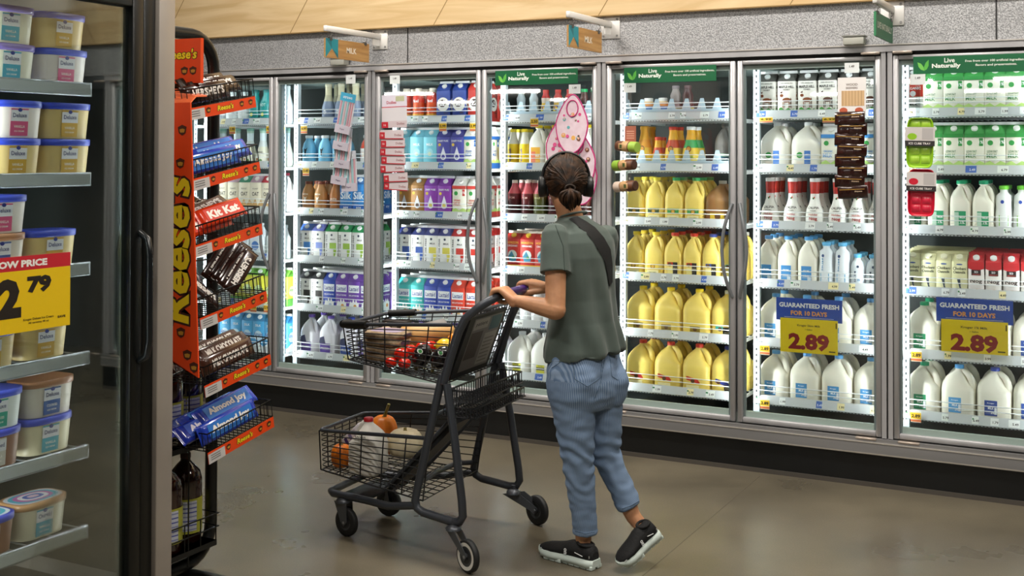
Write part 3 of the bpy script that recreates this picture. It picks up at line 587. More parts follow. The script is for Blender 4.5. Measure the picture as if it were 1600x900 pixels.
bottle('orb', [(0, .034), (.01, .038), (.05, .038), (.12, .036), (.15, .036), (.18, .02), (.19, .02)], ['#e6dfd0', '#e0a83a', '#d8562a', '#cf3a26', '#cf3a26', '#d8c8a8'], '#e4dcc8', [('t', 'fuel', 0, .68, .1, '#ffffff', .5), ('g', [(-.6, .2), (0, .5), (.6, .2)], '#e8a83a')], desc='red and orange drink bottle', capr=.021, n=16)
bottle('cowb', [(0, .036), (.01, .043), (.12, .043), (.15, .036), (.175, .022), (.185, .022)], ['#7ec4e6'], '#f0f4f6', [('g', [(-.35, .68), (-.1, .62), (.1, .62), (.35, .68), (.14, .52), (.1, .4), (-.1, .4), (-.14, .52)], '#22303a'), ('r', -.7, .7, .05, .2, '#a8d8ee')], desc='light blue milk bottle with black cow head', capr=.025)
bottle('cow_or', [(0, .036), (.01, .043), (.12, .043), (.15, .036), (.175, .022), (.185, .022)], ['#e8e4e0', '#e8e4e0', '#e04a26', '#e04a26'], '#f0f4f6', [('r', -.8, .8, .3, .7, '#e04a26'), ('t', 'horchata', 0, .6, .08, '#ffffff', .6), ('g', [(-.3, .5), (.3, .5), (.1, .3), (-.1, .3)], '#f4e0d0')], desc='orange-red milk bottle', capr=.025)
bottle('tan', [(0, .036), (.01, .043), (.12, .043), (.15, .036), (.175, .024), (.185, .022)], ['#b8844e'], '#7a3a26', [('g', [(-.3, .58), (-.1, .54), (.1, .54), (.3, .58), (.14, .46), (.1, .36), (-.1, .36), (-.14, .46)], '#f2ece0'), ('r', -.7, .7, .05, .3, '#8a5a34'), ('t', 'latte', 0, .66, .07, '#f2ece0', .5)], desc='tan coffee milk bottle with cow head', capr=.024)
bottle('tan_red', [(0, .036), (.01, .043), (.12, .043), (.15, .036), (.175, .024), (.185, .022)], ['#b8743e'], '#b83226', [('r', -.8, .8, .4, .62, '#c2502e'), ('t', 'mocha', 0, .51, .08, '#f2ece0', .6), ('r', -.7, .7, .05, .3, '#8a4a2a')], desc='tan coffee milk bottle with red band', capr=.024)
bottle('silver', [(0, .036), (.01, .042), (.1, .042), (.14, .03), (.18, .021), (.22, .021), (.235, .023)], ['#5a7090', '#7a88a0', '#7a88a0', '#b0ab90', '#c9c4a4', '#c9c4a4'], '#d8d4bc', [('r', -.7, .7, .1, .45, '#3f5a80'), ('d', 0, .3, .3, '#e8e8ee'), ('t', 'JOT', 0, .3, .05, '#3f5a80', .3)], desc='silver-necked cold brew bottle', capr=.024)
bottle('bluew', [(0, .036), (.01, .042), (.12, .042), (.16, .03), (.2, .021), (.23, .021)], ['#e6ecf0', '#e6ecf0', '#dfe8ee'], '#e8eef2', [('r', -.7, .7, .1, .5, '#4f74b4')], desc='white bottle with blue label', capr=.023)
bottle('teal', [(0, .04), (.01, .045), (.13, .045), (.16, .035), (.19, .022), (.21, .022)], ['#1f8a88'], '#1f6a6a', [('d', 0, .3, .25, '#e4d84a'), ('t', 'NOT', 0, .6, .1, '#cfe8e4', .5)], desc='teal plastic drink bottle', capr=.025)
bottle('whiteb', [(0, .04), (.01, .044), (.13, .044), (.16, .03), (.19, .022), (.2, .022)], ['#e6ecec'], '#d8e4e4', [('r', -.7, .7, .15, .5, '#c4dcd8')], desc='plain white drink bottle', capr=.024)
bottle('necky', [(0, .038), (.01, .046), (.05, .047), (.09, .042), (.13, .03), (.17, .022), (.22, .023), (.235, .024)], ['#dfe0d2', '#e6e6d8', '#e6e6d8', '#dcdcc8', '#cfd8d8', '#d4e4ea', '#a8c8b8'], '#7fb0a0', [('t', 'ALMOND', 0, .4, .05, '#3a3a36', .6), ('d', -.3, .2, .2, '#b8763a'), ('d', .3, .16, .25, '#5a8a4a')], desc='cream-coloured curvy bottle', capr=.025)

ORD = ['first', 'second', 'third', 'fourth', 'fifth', 'sixth', 'seventh', 'eighth', 'ninth', 'tenth']
used_proto = set()
def place(key, x, y, z, rz, label, group):
    t, desc, cat, w, h = PROTO[key]
    if key not in used_proto:
        used_proto.add(key); t.location = (x, y, z); t.rotation_euler = (0, 0, rz); tag(t, label, cat, group); return t
    return dup(t, (x, y, z), rz, label, group, cat)
YF = .185     # plane of the pack fronts
STOCK = {     # door -> six shelves -> (kind, photo column)
0: ['bluew:338 whiteb:355 whiteb:374 teal:395 teal:413 bluew:428 bluew:446', 'necky:340 necky:362 necky:383 necky:403 necky:421 necky:442', 'oat_red:346 oat:361 oat_green:378 oat:395 oat_red:412 white_j:444', 'deterg:376 deterg:398 whiteb:420 whiteb:436', 'coconut:381 coconut:397 coconut:413 coconut:429 coconut:446', 'almond:343 almond:359 almond:377 almond:394 almond:411 almond:428 almond:445'],
1: ['silver:506 silver:526 silver:549 silver:571', 'cowb:476 cowb:501 cowb:523 cow_or:567', 'tan:474 tan:495 tan_red:519 silk:540 silk:560', 'lf_sky:475 lf_lav:495 lf_green:517 lf_green:538 lf_green:559', 'lf_black:473 lf_black:493 lac_blue:513 lac_purple:533 lac_purple:553 lac_purple:571', 'hg_purp:477 hg_purp:509 hg_pblue:541 hg_purp:569'],
2: ['orb:627 orb:648 orb:670 a2b:691 a2b:716 a2r:741', 'aqua:617 aqua:635 aqua:655 drop_indigo:677 drop_indigo:700 simple_blue:723 simple_blue:744', 'drop_gold:623 drop_gold:646 drop_violet:669 drop_violet:693 simple_red:717 simple_red:740', 'lf_blue:621 lf_blue:645 lf_yel:669 lf_yel:692 lf_red:715 lf_red:738', 'lac_teal:621 lac_teal:644 lac_blue:667 lac_blue:690 lac_red:714 lac_red:738', 'hg_purp:628 hg_pblue:656 hg_purp:684 hg_pblue:712 hg_purp:738'],
3: ['clearb:810 clearb:830 fair:849 fair:868 fair:886 greenb:909 greenb:924', 'ybot:789 ybot:808 hg_ycap:829 hg_ycap:854 hg_ycap:880 hg_ycap:906', 'redjuice:793 redjuice:818 greenjuice:838 redjuice:862 greenjuice:886 redjuice:908', 'farm_red:789 farm_red:813 farm_red:838 farm_red:862 farm_red:886 farm_red:910', 'goldcap:790 goldcap:811 goldcap:832 goldcap:853 goldcap:875 goldcap:900', 'gal_plain:797 gal_plain:836 gal_plain:874 gal_plain:911'],
4: ['creamer:1009 creamer:1031 choco_l:1048 choco:1071', 'oj_or:1002 oj_redS:1018 oj_red:1047 oj_gr:1075 choc_j:1129', 'y_dk:985 y_dk:1017 y_gr:1047 y_gr:1077 brown_g:1118', 'y_ye:985 y_ye:1013 yb_red:1041 yb_red:1067 yb_blue:1097 yb_wh:1126', 'gy_ye:994 gy_ye:1037 gy_ye:1081 gy_wh:1126', 'gy_red:992 gy_red:1034 gy_red:1077 gy_blue:1121'],
5: ['maple_b:1198 maple_b:1229 maple_b:1261 maple_r:1293 maple_r:1326 maple_r:1360', 'gal_clear:1209 gal_clear:1256 st_blue:1294 st_blue:1328 st_blue:1361', 'califia:1200 califia:1235 califia:1270 califia:1306 califia:1341 califia:1368', 'hg_blue:1194 hg_blue:1226 hg_blue:1260 pb_blue:1288 pb_blue:1314 pb_small:1338 pb_small:1362', 'gal_skim:1204 gal_skim:1252 gal_skim:1302 gal_skim:1351', 'gal_skim:1201 gal_skim:1250 gal_skim:1300 gal_skim:1350'],
6: ['organic_red:1424 simple_green:1457 simple_green:1491 simple_green:1526 simple_green:1561 simple_green:1597 simple_green:1634', 'simple_green:1418 simple_green:1453 simple_green:1489 simple_green:1524 simple_green:1559 simple_green:1595 simple_green:1632', 'hg_green:1421 hg_green:1458 hg_green:1493 hg_green:1530 pb_green:1564 pb_green:1593 pb_green:1622', 'oatmilk:1419 oatmilk:1445 oatmilk:1472 oatmilk:1498 nog:1525 nog:1552 nog:1580 nog:1608', 'gal_green:1431 gal_green:1484 gal_lblue:1538 gal_dblue:1592', 'gal_green:1433 gal_lblue:1488 gal_dblue:1542 gal_dblue:1597']}
DOORN = ['first door', 'second door', 'third door', 'fourth door', 'fifth door', 'sixth door', 'last door']
SHELFN = ['top shelf', 'second shelf', 'third shelf', 'fourth shelf', 'fifth shelf', 'bottom shelf']
GRP = ['top shelf', 'second shelf', 'third shelf', 'fourth shelf', 'fifth shelf', 'bottom shelf']
rnd = random.Random(11)
for d, shelves in STOCK.items():
    for k, row in enumerate(shelves):
        items = [(a.split(':')[0], float(a.split(':')[1])) for a in row.split()]
        prev = []
        for q, (key, px) in enumerate(items):
            x = col_x(px, YF); w = PROTO[key][3]
            x = max(WALLX[d]+.048+w/2, min(WALLX[d+1]-.048-w/2, x))
            prev.append([key, x, w])
        for a, b in zip(prev, prev[1:]):          # packs touch at most
            gap = (b[1]-b[2]/2)-(a[1]+a[2]/2)
            mg = .004 if 'jug' in a[0]+b[0] or a[0][:2] in ('ga', 'hg', 'gy', 'y_', 'yb') else .001
            if gap < mg: b[1] += mg-gap
        lim = WALLX[d+1]-.047
        for b in reversed(prev):
            if b[1]+b[2]/2 > lim: b[1] = lim-b[2]/2
            lim = b[1]-b[2]/2-(.004 if b[0][:2] in ('ga', 'hg', 'gy', 'y_', 'yb') else .001)
        for q, (key, x, w) in enumerate(prev):
            desc = PROTO[key][1]; same = [u for u in prev if u[0] == key]
            if len(same) == 1: pos = 'on'
            else:
                n = same.index(prev[q]); pos = ORD[n]+' from left'
            grp = 'packs on the %s behind the %s' % (GRP[k], DOORN[d])
            gap = .0 if 'carton' in desc else .002
            dd = PROTO[key][3]
            z = SHZ[k]-.0335
            lab = '%s, %s, %s, %s' % (desc, pos, SHELFN[k], DOORN[d]) if pos != 'on' else '%s on %s, %s' % (desc, SHELFN[k], DOORN[d])
            place(key, x, YF+dd/2+rnd.uniform(0, .002), z, rnd.uniform(-.006, .006), lab, grp)
            rows = 2 if k >= 2 or d in (2, 6) else 1
            if key in ('creamer', 'choco', 'choco_l', 'clearb', 'fair', 'greenb', 'choc_j'): rows = 0
            if key in ('oatmilk', 'nog'): rows = 4
            if dd > .14: rows = min(rows, 1)
            if d == 0: rows = 0
            for r in range(rows):
                yy = YF+dd/2+(r+1)*(dd+.010)
                if yy > .78: break
                lab = '%s, %s behind %s, %s, %s' % (desc, ORD[r], (ORD[n]) if len(same) > 1 else 'its like', SHELFN[k], DOORN[d])
                if len(lab.replace(',', '').split()) > 16: print('LONG', lab)
                place(key, x, yy, z, rnd.uniform(-.006, .006), lab, grp)
for key, (t, *_r) in PROTO.items():
    if key not in used_proto: print('UNUSED', key)
# ================================================================ signs over the case
def reeses(m, o, U, V, h, width=None, s='Reese\'s', out='#3b1a12'):
    o = Vector(o); N = Vector(U).cross(Vector(V))
    m.text(s, o, U, V, h, out, width, shear=.15, off=.075, ref=.03)
    m.text(s, o+N*.0006, U, V, h, '#f4d81c', width, shear=.15, off=.03, ref=.03)
def milk_sign(x, y0, y1, zt, lab, green=False):
    br = thing('sign_bracket', lab[0], 'bracket', (x, 0, 2.3), group='white brackets over the dairy case')
    wh = mat('#dcdad6', .45)
    m = MB(); m.rbox(-.055, .055, -.012, -.004, -.06, .06, wh, .002, 1)
    for a, b in ((-.04, .045), (.04, .045), (-.04, -.045), (.04, -.045)): m.cyl((a, -.012, b), (a, -.016, b), .006, '#8a8a88', 8)
    m.build('wall_plate', br)
    m = MB(); m.rbox(-.011, .011, y0, -.012, .0, .032, wh, .002, 1); m.build('arm', br)
    m = MB(); m.box(-.003, .003, -.09, -.012, -.04, .0, wh); m.build('gusset', br)
    for y in (y0+.05, y1-.03):
        m = MB(); m.tube([(0, y, 0), (.012, y, -.012), (0, y, -.028), (-.010, y, -.04), (0, y, zt-2.3+.004)], .0022, mat('#8f8f8d', .3, .8), 5); m.build('hook', br)
    t = thing('hanging_sign', lab[1], 'sign', (x, (y0+y1)/2, zt-.055), group='aisle signs over the dairy case')
    L = (y1-y0)/2
    wood = noisy('oak_board', '#a87c46', '#bf9459', 14, .55, 0, 0, 5, (1, .3, 4)) if not green else mat('#2f7a50', .5)
    m = MB(); m.box(-.005, .005, -L, L, -.055, .055, wood)
    for sx, sg in ((.0056, 1), (-.0056, -1)):
        if not green:
            te, dk = '#1f8a98', '#176c78'
            a = -L; w = .12
            m.poly([(sx, a, .055), (sx, a, -.055), (sx, a+w*.5, 0)], te); m.poly([(sx, a, .055), (sx, a+w*.5, 0), (sx, a+w*.45, .055)], dk)
            m.poly([(sx, a+w, .055), (sx, a+w*.45, .055), (sx, a+w*.5, 0), (sx, a+w, -.03)], te); m.poly([(sx, a+w, -.03), (sx, a+w*.5, 0), (sx, a+w, -.055)], dk)
            m.text('MILK', (sx*1.1, .035 if sg > 0 else -.02, 0), (0, sg, 0), (0, 0, 1), .032, '#efe8d8')
        else:
            m.text('LIVE NATURALLY', (sx*1.1, 0, 0), (0, sg, 0), (0, 0, 1), .03, '#e8f0e4', L*1.7)
    m.build('board', t)
    for y in (-L+.05, L-.04):
        m = MB(); m.box(-.008, .008, y-.012, y+.012, .045, .062, mat('#4a4a48', .4)); m.build('clip', t)
milk_sign(-.734, -.56, -.13, 2.262, ('white wall bracket over the second and third doors', 'wooden MILK sign with teal corner hanging over the third door'))
milk_sign(.769, -.56, -.14, 2.262, ('white wall bracket over the fourth and fifth doors', 'wooden MILK sign with teal corner hanging over the fifth door'))
milk_sign(2.253, -.45, -.03, 2.262, ('white wall bracket over the sixth and last doors', 'green hanging sign seen edge-on between sixth and last doors'), True)
# small sensor boxes on the top rail
for x, n in ((-1.0, 'second'), (2.08, 'sixth')):
    t = thing('sensor_box', 'small grey sensor box on the top rail above the %s door' % n, 'sensor', (x, -.05, 2.149), group='sensor boxes on the top rail')
    m = MB(); m.rbox(-.05, .05, -.03, .03, 0, .04, mat('#a8a89f', .5), .004, 2); m.build('housing', t)
    m = MB(); m.box(-.055, .055, -.034, .034, .04, .046, mat('#7d7d76', .5)); m.build('lid', t)
# Live Naturally banners stuck to the glass
def banner(pxl, pxr, pyt, pyb, lab):
    Y = -.0335; a = at_y(pxl, pyt, Y); b = at_y(pxr, pyt, Y); zb = at_y(pxl, pyb, Y).z
    x0, x1, z1, z0 = a.x, a.x+.515, a.z, a.z-.083
    t = thing('window_banner', lab, 'banner', ((x0+x1)/2, Y, z0), group='green leaf banners on the door glass')
    w = (x1-x0)/2; h = z1-z0; m = MB(); m.box(-w, w, -.0006, .0006, 0, h, mat('#12613a', .45))
    y = -.0012
    for sgn in (-1, 1):
        lf_ = [(0, 0), (.35*sgn, .12), (.6*sgn, .42), (.62*sgn, .95), (.2*sgn, .7), (0, .35)] if sgn > 0 else [(0, 0), (-.45, .1), (-.75, .35), (-.9, .75), (-.4, .62), (-.05, .3)]
        m.poly([(-w+.05+px_*.034, y, .015+py_*.055) for px_, py_ in (lf_ if sgn < 0 else lf_)], '#5cb548' if sgn > 0 else '#74c455')
    m.text('Live', (-w+.165, y, .062), (1, 0, 0), (0, 0, 1), .022, '#eef4ec', None)
    m.text('Naturally', (-w+.150, y, .034), (1, 0, 0), (0, 0, 1), .026, '#eef4ec', .13, off=.04)
    m.text('Free from over 100 artificial ingredients,', (w-.145, y, .054), (1, 0, 0), (0, 0, 1), .014, '#dfe8dc', .27)
    m.text('flavors and preservatives.', (w-.145, y, .034), (1, 0, 0), (0, 0, 1), .014, '#dfe8dc', .18)
    m.build('print', t)
banner(774, 908, 111, 133, 'green leaf banner with white lettering on the fourth door'); banner(975, 1124, 106, 129, 'green leaf banner with white lettering on the fifth door'); banner(1427, 1600, 89, 114, 'green leaf banner with white lettering on the last door')

# big price signs and little shelf tags hanging off the rails
def price_sign(pxl, pxr, line, lab):
    Y = .085; a = at_y(pxl, 466, Y); b = at_y(pxr, 470, Y); x0, x1 = a.x, b.x
    zt = at_y(pxl, 464, Y).z; t = thing('price_sign', lab, 'price sign', ((x0+x1)/2, Y, .0+at_y((pxl+pxr)/2, 552, Y).z), group='hanging 2.89 price signs')
    w = (x1-x0)/2; zz = zt-t.location.z; m = MB()
    m.box(-w, w, -.001, .001, zz-.115, zz, mat('#2d4fae', .5)); m.text('GUARANTEED FRESH', (0, -.0018, zz-.036), (1, 0, 0), (0, 0, 1), .024, '#f0f2f4', w*1.82, off=.04)
    m.text('FOR 10 DAYS', (0, -.0018, zz-.075), (1, 0, 0), (0, 0, 1), .024, '#e8a050', w*1.1, off=.04); m.box(-w*.75, w*.75, -.0016, -.001, zz-.098, zz-.096, mat('#c8d0e8')); m.build('header_card', t)
    m = MB(); w2 = w*.87; zb = 0; z2 = zz-.103
    m.box(-w2, w2, -.004, -.002, zb, z2, mat('#f0d414', .45)); m.text('2.89', (0, -.0048, (z2-.06)*.5), (1, 0, 0), (0, 0, 1), .085, '#8f1d1c', w2*1.42, off=.05)
    m.text(line, (0, -.0048, z2-.035), (1, 0, 0), (0, 0, 1), .014, '#5a4a10', w2*.8); m.text('1 Gallon', (0, -.0048, z2-.053), (1, 0, 0), (0, 0, 1), .008, '#5a4a10', w2*.25)
    m.box(w2*.7, w2*.92, -.0046, -.004, .012, .018, mat('#5a4a10')); m.box(w2*.93, w2*.97, -.0046, -.004, z2-.04, z2-.012, mat('#5a4a10')); m.build('price_card', t)
price_sign(1213, 1316, 'Kroger Skim Milk', 'yellow skim milk 2.89 sign with blue header, sixth door')
price_sign(1463, 1583, 'Kroger 1% Milk', 'yellow one-percent milk 2.89 sign with blue header, last door')
def shelf_tag(px, py, txt, lab, w=.05, h=.055):
    Y = .115; a = at_y(px, py, Y); t = thing('shelf_tag', lab, 'price tag', (a.x, Y, a.z-h/2), group='yellow shelf tags')
    m = MB(); m.box(-w/2, w/2, -.0006, .0006, 0, h, mat('#efe9dc', .5)); m.box(-w/2, w/2, -.0012, -.0006, h*.3, h*.85, mat('#f2c42a', .5))
    m.box(-w/2, w/2, -.0012, -.0006, h*.05, h*.25, mat('#d8703a', .5)); m.text(txt, (0, -.0016, h*.57), (1, 0, 0), (0, 0, 1), h*.3, '#3a2a10', w*.8, off=.04); m.build('card', t)
for px, py, tx, n in ((1195, 546, '2.89', 'yellow 2.89 tag under the fifth shelf, sixth door'), (1195, 631, '2.89', 'yellow 2.89 tag under the bottom shelf, sixth door'), (1432, 556, '2.89', 'yellow 2.89 tag under the fifth shelf, last door'), (1431, 651, '2.89', 'yellow 2.89 tag under the bottom shelf, last door'),
    (692, 198, '3.99', 'yellow 3.99 tag under the top shelf, third door, nearer the middle'), (740, 198, '3.99', 'yellow 3.99 tag under the top shelf, third door, by its handle side'), (835, 191, '2.50', 'yellow 2.50 tag under the top shelf, fourth door'), (475, 202, '4.99', 'yellow tag under the top shelf, second door'), (440, 202, '4.49', 'yellow tag at the joint of first and second doors'), (421, 202, '4.49', 'yellow tag under the top shelf, first door'), (363, 203, '3.99', 'yellow tag under the top shelf beside the candy rack'),
    (478, 268, '3.49', 'yellow tag under the second shelf, second door'), (379, 479, '2.99', 'yellow tag under the fourth shelf, first door, behind the candy'), (396, 481, '2.99', 'yellow tag in the middle under the fourth shelf, first door'), (417, 482, '2.99', 'yellow tag nearest the frame under the fourth shelf, first door'), (1197, 187, '6.99', 'wide 6.99 tag on the top rail at the brown cow cartons'), (1296, 187, '6.99', 'wide 6.99 tag on the top rail at the dark cow cartons')):
    if '6.99' in tx: shelf_tag(px, py, tx, n, .07, .03)
    else: shelf_tag(px, py, tx, n)

# ================================================================ clip strips hung on the doors
YS = -.05
def strip_hook(px, pyt, pyb, lab):
    a = at_y(px, pyt, YS+.012); z1 = a.z; z0 = at_y(px, pyb, YS+.012).z
    t = thing('clip_strip', lab, 'clip strip', (a.x, YS+.012, z0), group='clip strips on the cooler doors')
    m = MB(); m.box(-.035, .035, -.001, .001, z1-z0-.05, z1-z0, mat('#dfe4e4', .4)); m.text('1.49', (0, -.0018, z1-z0-.018), (1, 0, 0), (0, 0, 1), .012, '#444444'); m.build('price_plate', t)
    m = MB(); m.box(-.01, .01, -.0008, .0008, 0, z1-z0-.05, FILM)
    for k in range(8): m.box(-.004, .004, -.0016, -.0008, (z1-z0-.06)*k/8, (z1-z0-.06)*k/8+.012, mat('#c8d0d0', .4))
    m.build('plastic_strip', t)
strip_hook(548, 118, 250, 'clear clip strip with price plate on the second door'); strip_hook(617, 118, 250, 'clear clip strip with price plate on the third door')
strip_hook(898, 132, 165, 'clear clip strip with price plate on the fourth door'); strip_hook(984, 130, 300, 'clear clip strip with price plate on the fifth door')
strip_hook(1331, 98, 290, 'clear clip strip with price plate on the sixth door'); strip_hook(1434, 116, 300, 'clear clip strip with price plate on the last door')
# brush packs, second door
rnd = random.Random(3)
cols = ['#dda4b0', '#8ec4cc', '#e6c0c6', '#a0ccd0', '#cc98a4']
for k, (px, py, rot) in enumerate(((545, 146, .2), (541, 172, .18), (539, 200, .10), (536, 226, .14), (544, 236, -.05))):
    a = at_y(px, py, YS-.011*(4-k)-.004)
    t = thing('straw_pack', '%s pack of pastel straws down the second door strip' % ['topmost', 'second', 'third', 'fourth', 'lowest'][k], 'straw pack', a, 0, 'straw packs on the second door strip'); t.rotation_euler = (0, rot, 0)
    m = MB(); m.box(-.055, .055, -.002, .002, -.05, 0, mat('#4aa8cc' if k == 0 else '#c9cdd6', .4)); m.text('straws', (0, -.0028, -.025), (1, 0, 0), (0, 0, 1), .016, '#eef2f6'); m.build('header_card', t)
    m = MB()
    for q in range(6): m.tube([(-.043+q*.017, -.001, -.05), (-.043+q*.017, -.001, -.21)], .0045, mat(cols[(q+k) % 5], .4), 6)
    m.build('straws', t); tag(t.children[-1], None, None, None, 'stuff')
    m = MB(); m.box(-.055, .055, .004, .005, -.235, -.05, mat('#d4d6dc', .5)); m.box(-.055, .055, -.0068, .004, -.245, -.195, mat('#cfc9d6', .4)); m.text('Paper', (0, -.0076, -.22), (1, 0, 0), (0, 0, 1), .014, '#7a6a8a'); m.build('bag', t)
# doily packs, third door
for k in range(8):
    px, py = [(616, 148), (612, 203), (614, 216), (613, 229), (615, 242), (613, 255), (618, 270), (619, 283)][k]
    a = at_y(px, py, YS-.003*(8-k)-.003)
    big = k == 0
    t = thing('doily_pack', '%s doily pack on the third door strip' % ['big uppermost', 'second', 'third', 'fourth', 'fifth', 'sixth', 'seventh', 'lowest'][k], 'doily pack', a, 0, 'doily packs on the third door strip'); t.rotation_euler = (0, rnd.uniform(-.05, .06), 0)
    m = MB(); w = .088
    if big:
        m.box(-w, w, -.001, .001, -.07, 0, mat('#dcd6e2', .4)); m.box(-w, w, -.0014, .0014, -.075, -.07, mat('#b83040')); m.text('Doilies', (-.02, -.0018, -.045), (1, 0, 0), (0, 0, 1), .018, '#b8465a'); m.box(.01, .07, -.0016, -.001, -.04, -.01, mat('#b9bc98'))
        m.box(-w, w, -.0035, -.002, -.185, -.075, mat('#d8d4d8', .35)); m.box(-w, w, -.005, -.0036, -.195, -.155, mat('#cfc0c4', .4))
        m.box(-w, -w+.045, -.006, -.005, -.195, -.16, mat('#c22836')); m.text('Doilies', (.045, -.0056, -.172), (1, 0, 0), (0, 0, 1), .014, '#9a6a6a')
        m.text('16', (-w+.022, -.0066, -.178), (1, 0, 0), (0, 0, 1), .014, '#f0e4e0')
    else:
        m.box(-w*.95, w*.95, -.001, .001, -.055, 0, mat('#d4c8cc', .35)); m.box(-w*.95, w*.95, -.0016, -.001, -.055, -.049, mat('#b02c38')); m.box(-w*.95, -w*.95+.036, -.0022, -.001, -.05, -.014, mat('#c02632'))
        m.text('16', (-w*.95+.018, -.0028, -.032), (1, 0, 0), (0, 0, 1), .014, '#f0e4e0'); m.text('Doilies', (.045, -.0016, -.03), (1, 0, 0), (0, 0, 1), .013, '#9a6468')
    m.build('label_card', t)
# bibs, fourth door
def bib(px, py, s, rz, k, lab):
    a = at_y(px, py, YS-.012*(3-k)-.004)
    t = thing('baby_bib', lab, 'bib', a, 0, 'pink bibs on the fourth door strip'); t.rotation_euler = (0, rz, 0)
    out = []
    for q in range(40):
        u = 2*PI*q/40; x = math.sin(u); z = math.cos(u)
        wx = .095*(1-.38*max(0, z)**1.2-.05*max(0, -z)); out.append(Vector((x*wx*s, 0, -.16*s+z*.16*s)))
    cloth = noisy('bib_cloth', '#ddc4d0', '#e6d2dc', 30, .8)
    m = MB(); m.poly([p+Vector((0, -.004, 0)) for p in out], cloth); m.poly([p+Vector((0, .002, 0)) for p in reversed(out)], cloth)
    rr = random.Random(k)
    for q in range(15):
        u, v = rr.uniform(-.055, .055)*s, rr.uniform(-.28, -.1)*s
        c_ = rr.choice(['#e25a94', '#7a4a3a', '#6ab0b8', '#d84a84', '#e8b060', '#5a3a2a']); r_ = rr.uniform(.006, .013)*s
        m.poly([(u+r_*math.cos(j*PI/5), -.0048-.0001*q, v+r_*math.sin(j*PI/5)) for j in range(10)], c_)
        if rr.random() < .5: m.poly([(u+r_*.5*math.cos(j*PI/4), -.0065-.0001*q, v+r_*.3+r_*.5*math.sin(j*PI/4)) for j in range(8)], '#eab8a0')
    m.build('cloth', t)
    m = MB(); m.tube([p+Vector((0, -.002, 0)) for p in out], .004*s, mat('#c8387c', .7), 6, True); m.build('trim', t)
    m = MB(); m.tube([(.034*s*math.sin(q*PI/8), -.0055, -.075*s+.045*s*math.cos(q*PI/8)) for q in range(16)], .0035, mat('#c8387c', .7), 5, True); m.build('neck_edge', t)
bib(896, 148, 1.0, .05, 0, 'pink dotted baby bib in front on the fourth door strip'); bib(885, 180, 1.05, .12, 1, 'second pink bib showing its white lining, fourth door')
bib(902, 205, 1.0, -.08, 2, 'third pink bib of the bunch hanging on the fourth door'); bib(908, 228, 1.0, .0, 3, 'lowest pink bib behind the headphones, fourth door')
# spice jars, fifth door
for k, (px, py, s, cc, rot) in enumerate(((980, 229, 1, '#9fc04a', .06), (976, 258, -1, '#8fb83c', -.06), (978, 291, -1, '#d8c4b4', -.08))):
    a = at_y(px, py, YS-.035)
    t = thing('sprinkle_jar', ['brown sprinkle jar with green lid pointing to the aisle end, topmost', 'brown sprinkle jar with green lid pointing away, middle', 'brown sprinkle jar with cream lid, lowest of three'][k]+', fifth door', 'jar', a, 0, 'sprinkle jars on the fifth door strip'); t.rotation_euler = (0, rot, -.35)
    m = MB(); M = Matrix.Rotation(s*PI/2, 4, 'Y'); m.lathe([(-.07, .022), (-.066, .028), (-.02, .029), (.02, .029), (.028, .025)], ['#4a2c1c', '#6a4028', '#c8a070', '#7a4a30'], 18, cap=True); m.v = [tuple(M @ Vector(v)) for v in m.v]; m.build('jar_body', t)
    m = MB(); m.lathe([(.028, .029), (.07, .029), (.073, .026)], cc, 18); m.v = [tuple(M @ Vector(v)) for v in m.v]; m.build('lid', t)
    m = MB(); m.rbox(-.02*s-.018, -.02*s+.018, -.0302, -.028, -.016, .016, '#c8a070', .001, 1); m.box(-.02*s-.008, -.02*s+.008, -.031, -.0302, -.01, .01, mat('#4a5a30')); m.build('label', t)
t = thing('recipe_card', 'small brown-red card above the sprinkle jars, fifth door', 'card', at_y(985, 197, YS-.01)); m = MB(); m.box(-.032, .032, -.001, .001, -.085, 0, mat('#a8604a', .6))
for q in range(4): m.box(-.022, .022, -.0016, -.001, -.03-q*.012, -.026-q*.012, mat('#d8a890'))
m.build('print', t)
# brown snack packets, sixth door
brown = mat('#2c1410', .18, coat=.6)
for k in range(8):
    a = at_y(1330+(2 if k % 2 else -2), 176+16.4*k, YS-.008)
    t = thing('snack_packet', '%s shiny dark brown packet on the sixth door strip' % ['topmost', 'second', 'third', 'fourth', 'fifth', 'sixth', 'seventh', 'lowest'][k], 'packet', a, 0, 'brown packets on the sixth door strip'); t.rotation_euler = (rnd.uniform(-.2, .1), rnd.uniform(-.06, .06), 0)
    m = MB(); rg = []
    for q in range(9):
        u = -.072+.018*q; h_ = .033*(1 if 0 < q < 8 else .93); d_ = .010*(1-abs(q-4)**4/300)*(1+.25*math.sin(q*1.9+k))
        rg.append([Vector((u, d_*math.sin(j*PI/5)-.006+rnd.uniform(-.0015, .0015), -.028+h_*math.cos(j*PI/5))) for j in range(10)])
    m.loft(rg, brown); m.build('wrapper', t)
    m = MB(); m.box(-.06, .06, -.0215, -.0205, -.016, -.013, mat('#b08a3a', .4)); m.text('skewers', (.03, -.022, -.024), (1, 0, 0), (0, 0, 1), .008, '#d8c0a0'); m.build('print', t)
t = thing('skewer_pack', 'white carded pack of wooden skewers above the brown packets', 'skewer pack', at_y(1331, 121, YS-.006)); m = MB(); m.box(-.068, .068, -.002, .002, -.19, 0, mat('#e6e2e0', .35)); m.text('WOOD', (0, -.003, -.035), (1, 0, 0), (0, 0, 1), .012, '#7a6a60'); m.text('SKEWERS', (0, -.003, -.052), (1, 0, 0), (0, 0, 1), .01, '#7a6a60'); m.box(-.05, .06, -.0026, -.002, -.14, -.065, mat('#cfae84'))
for q in range(7): m.box(-.045+q*.015, -.042+q*.015, -.0032, -.0026, -.14, -.065, mat('#b08c60'))
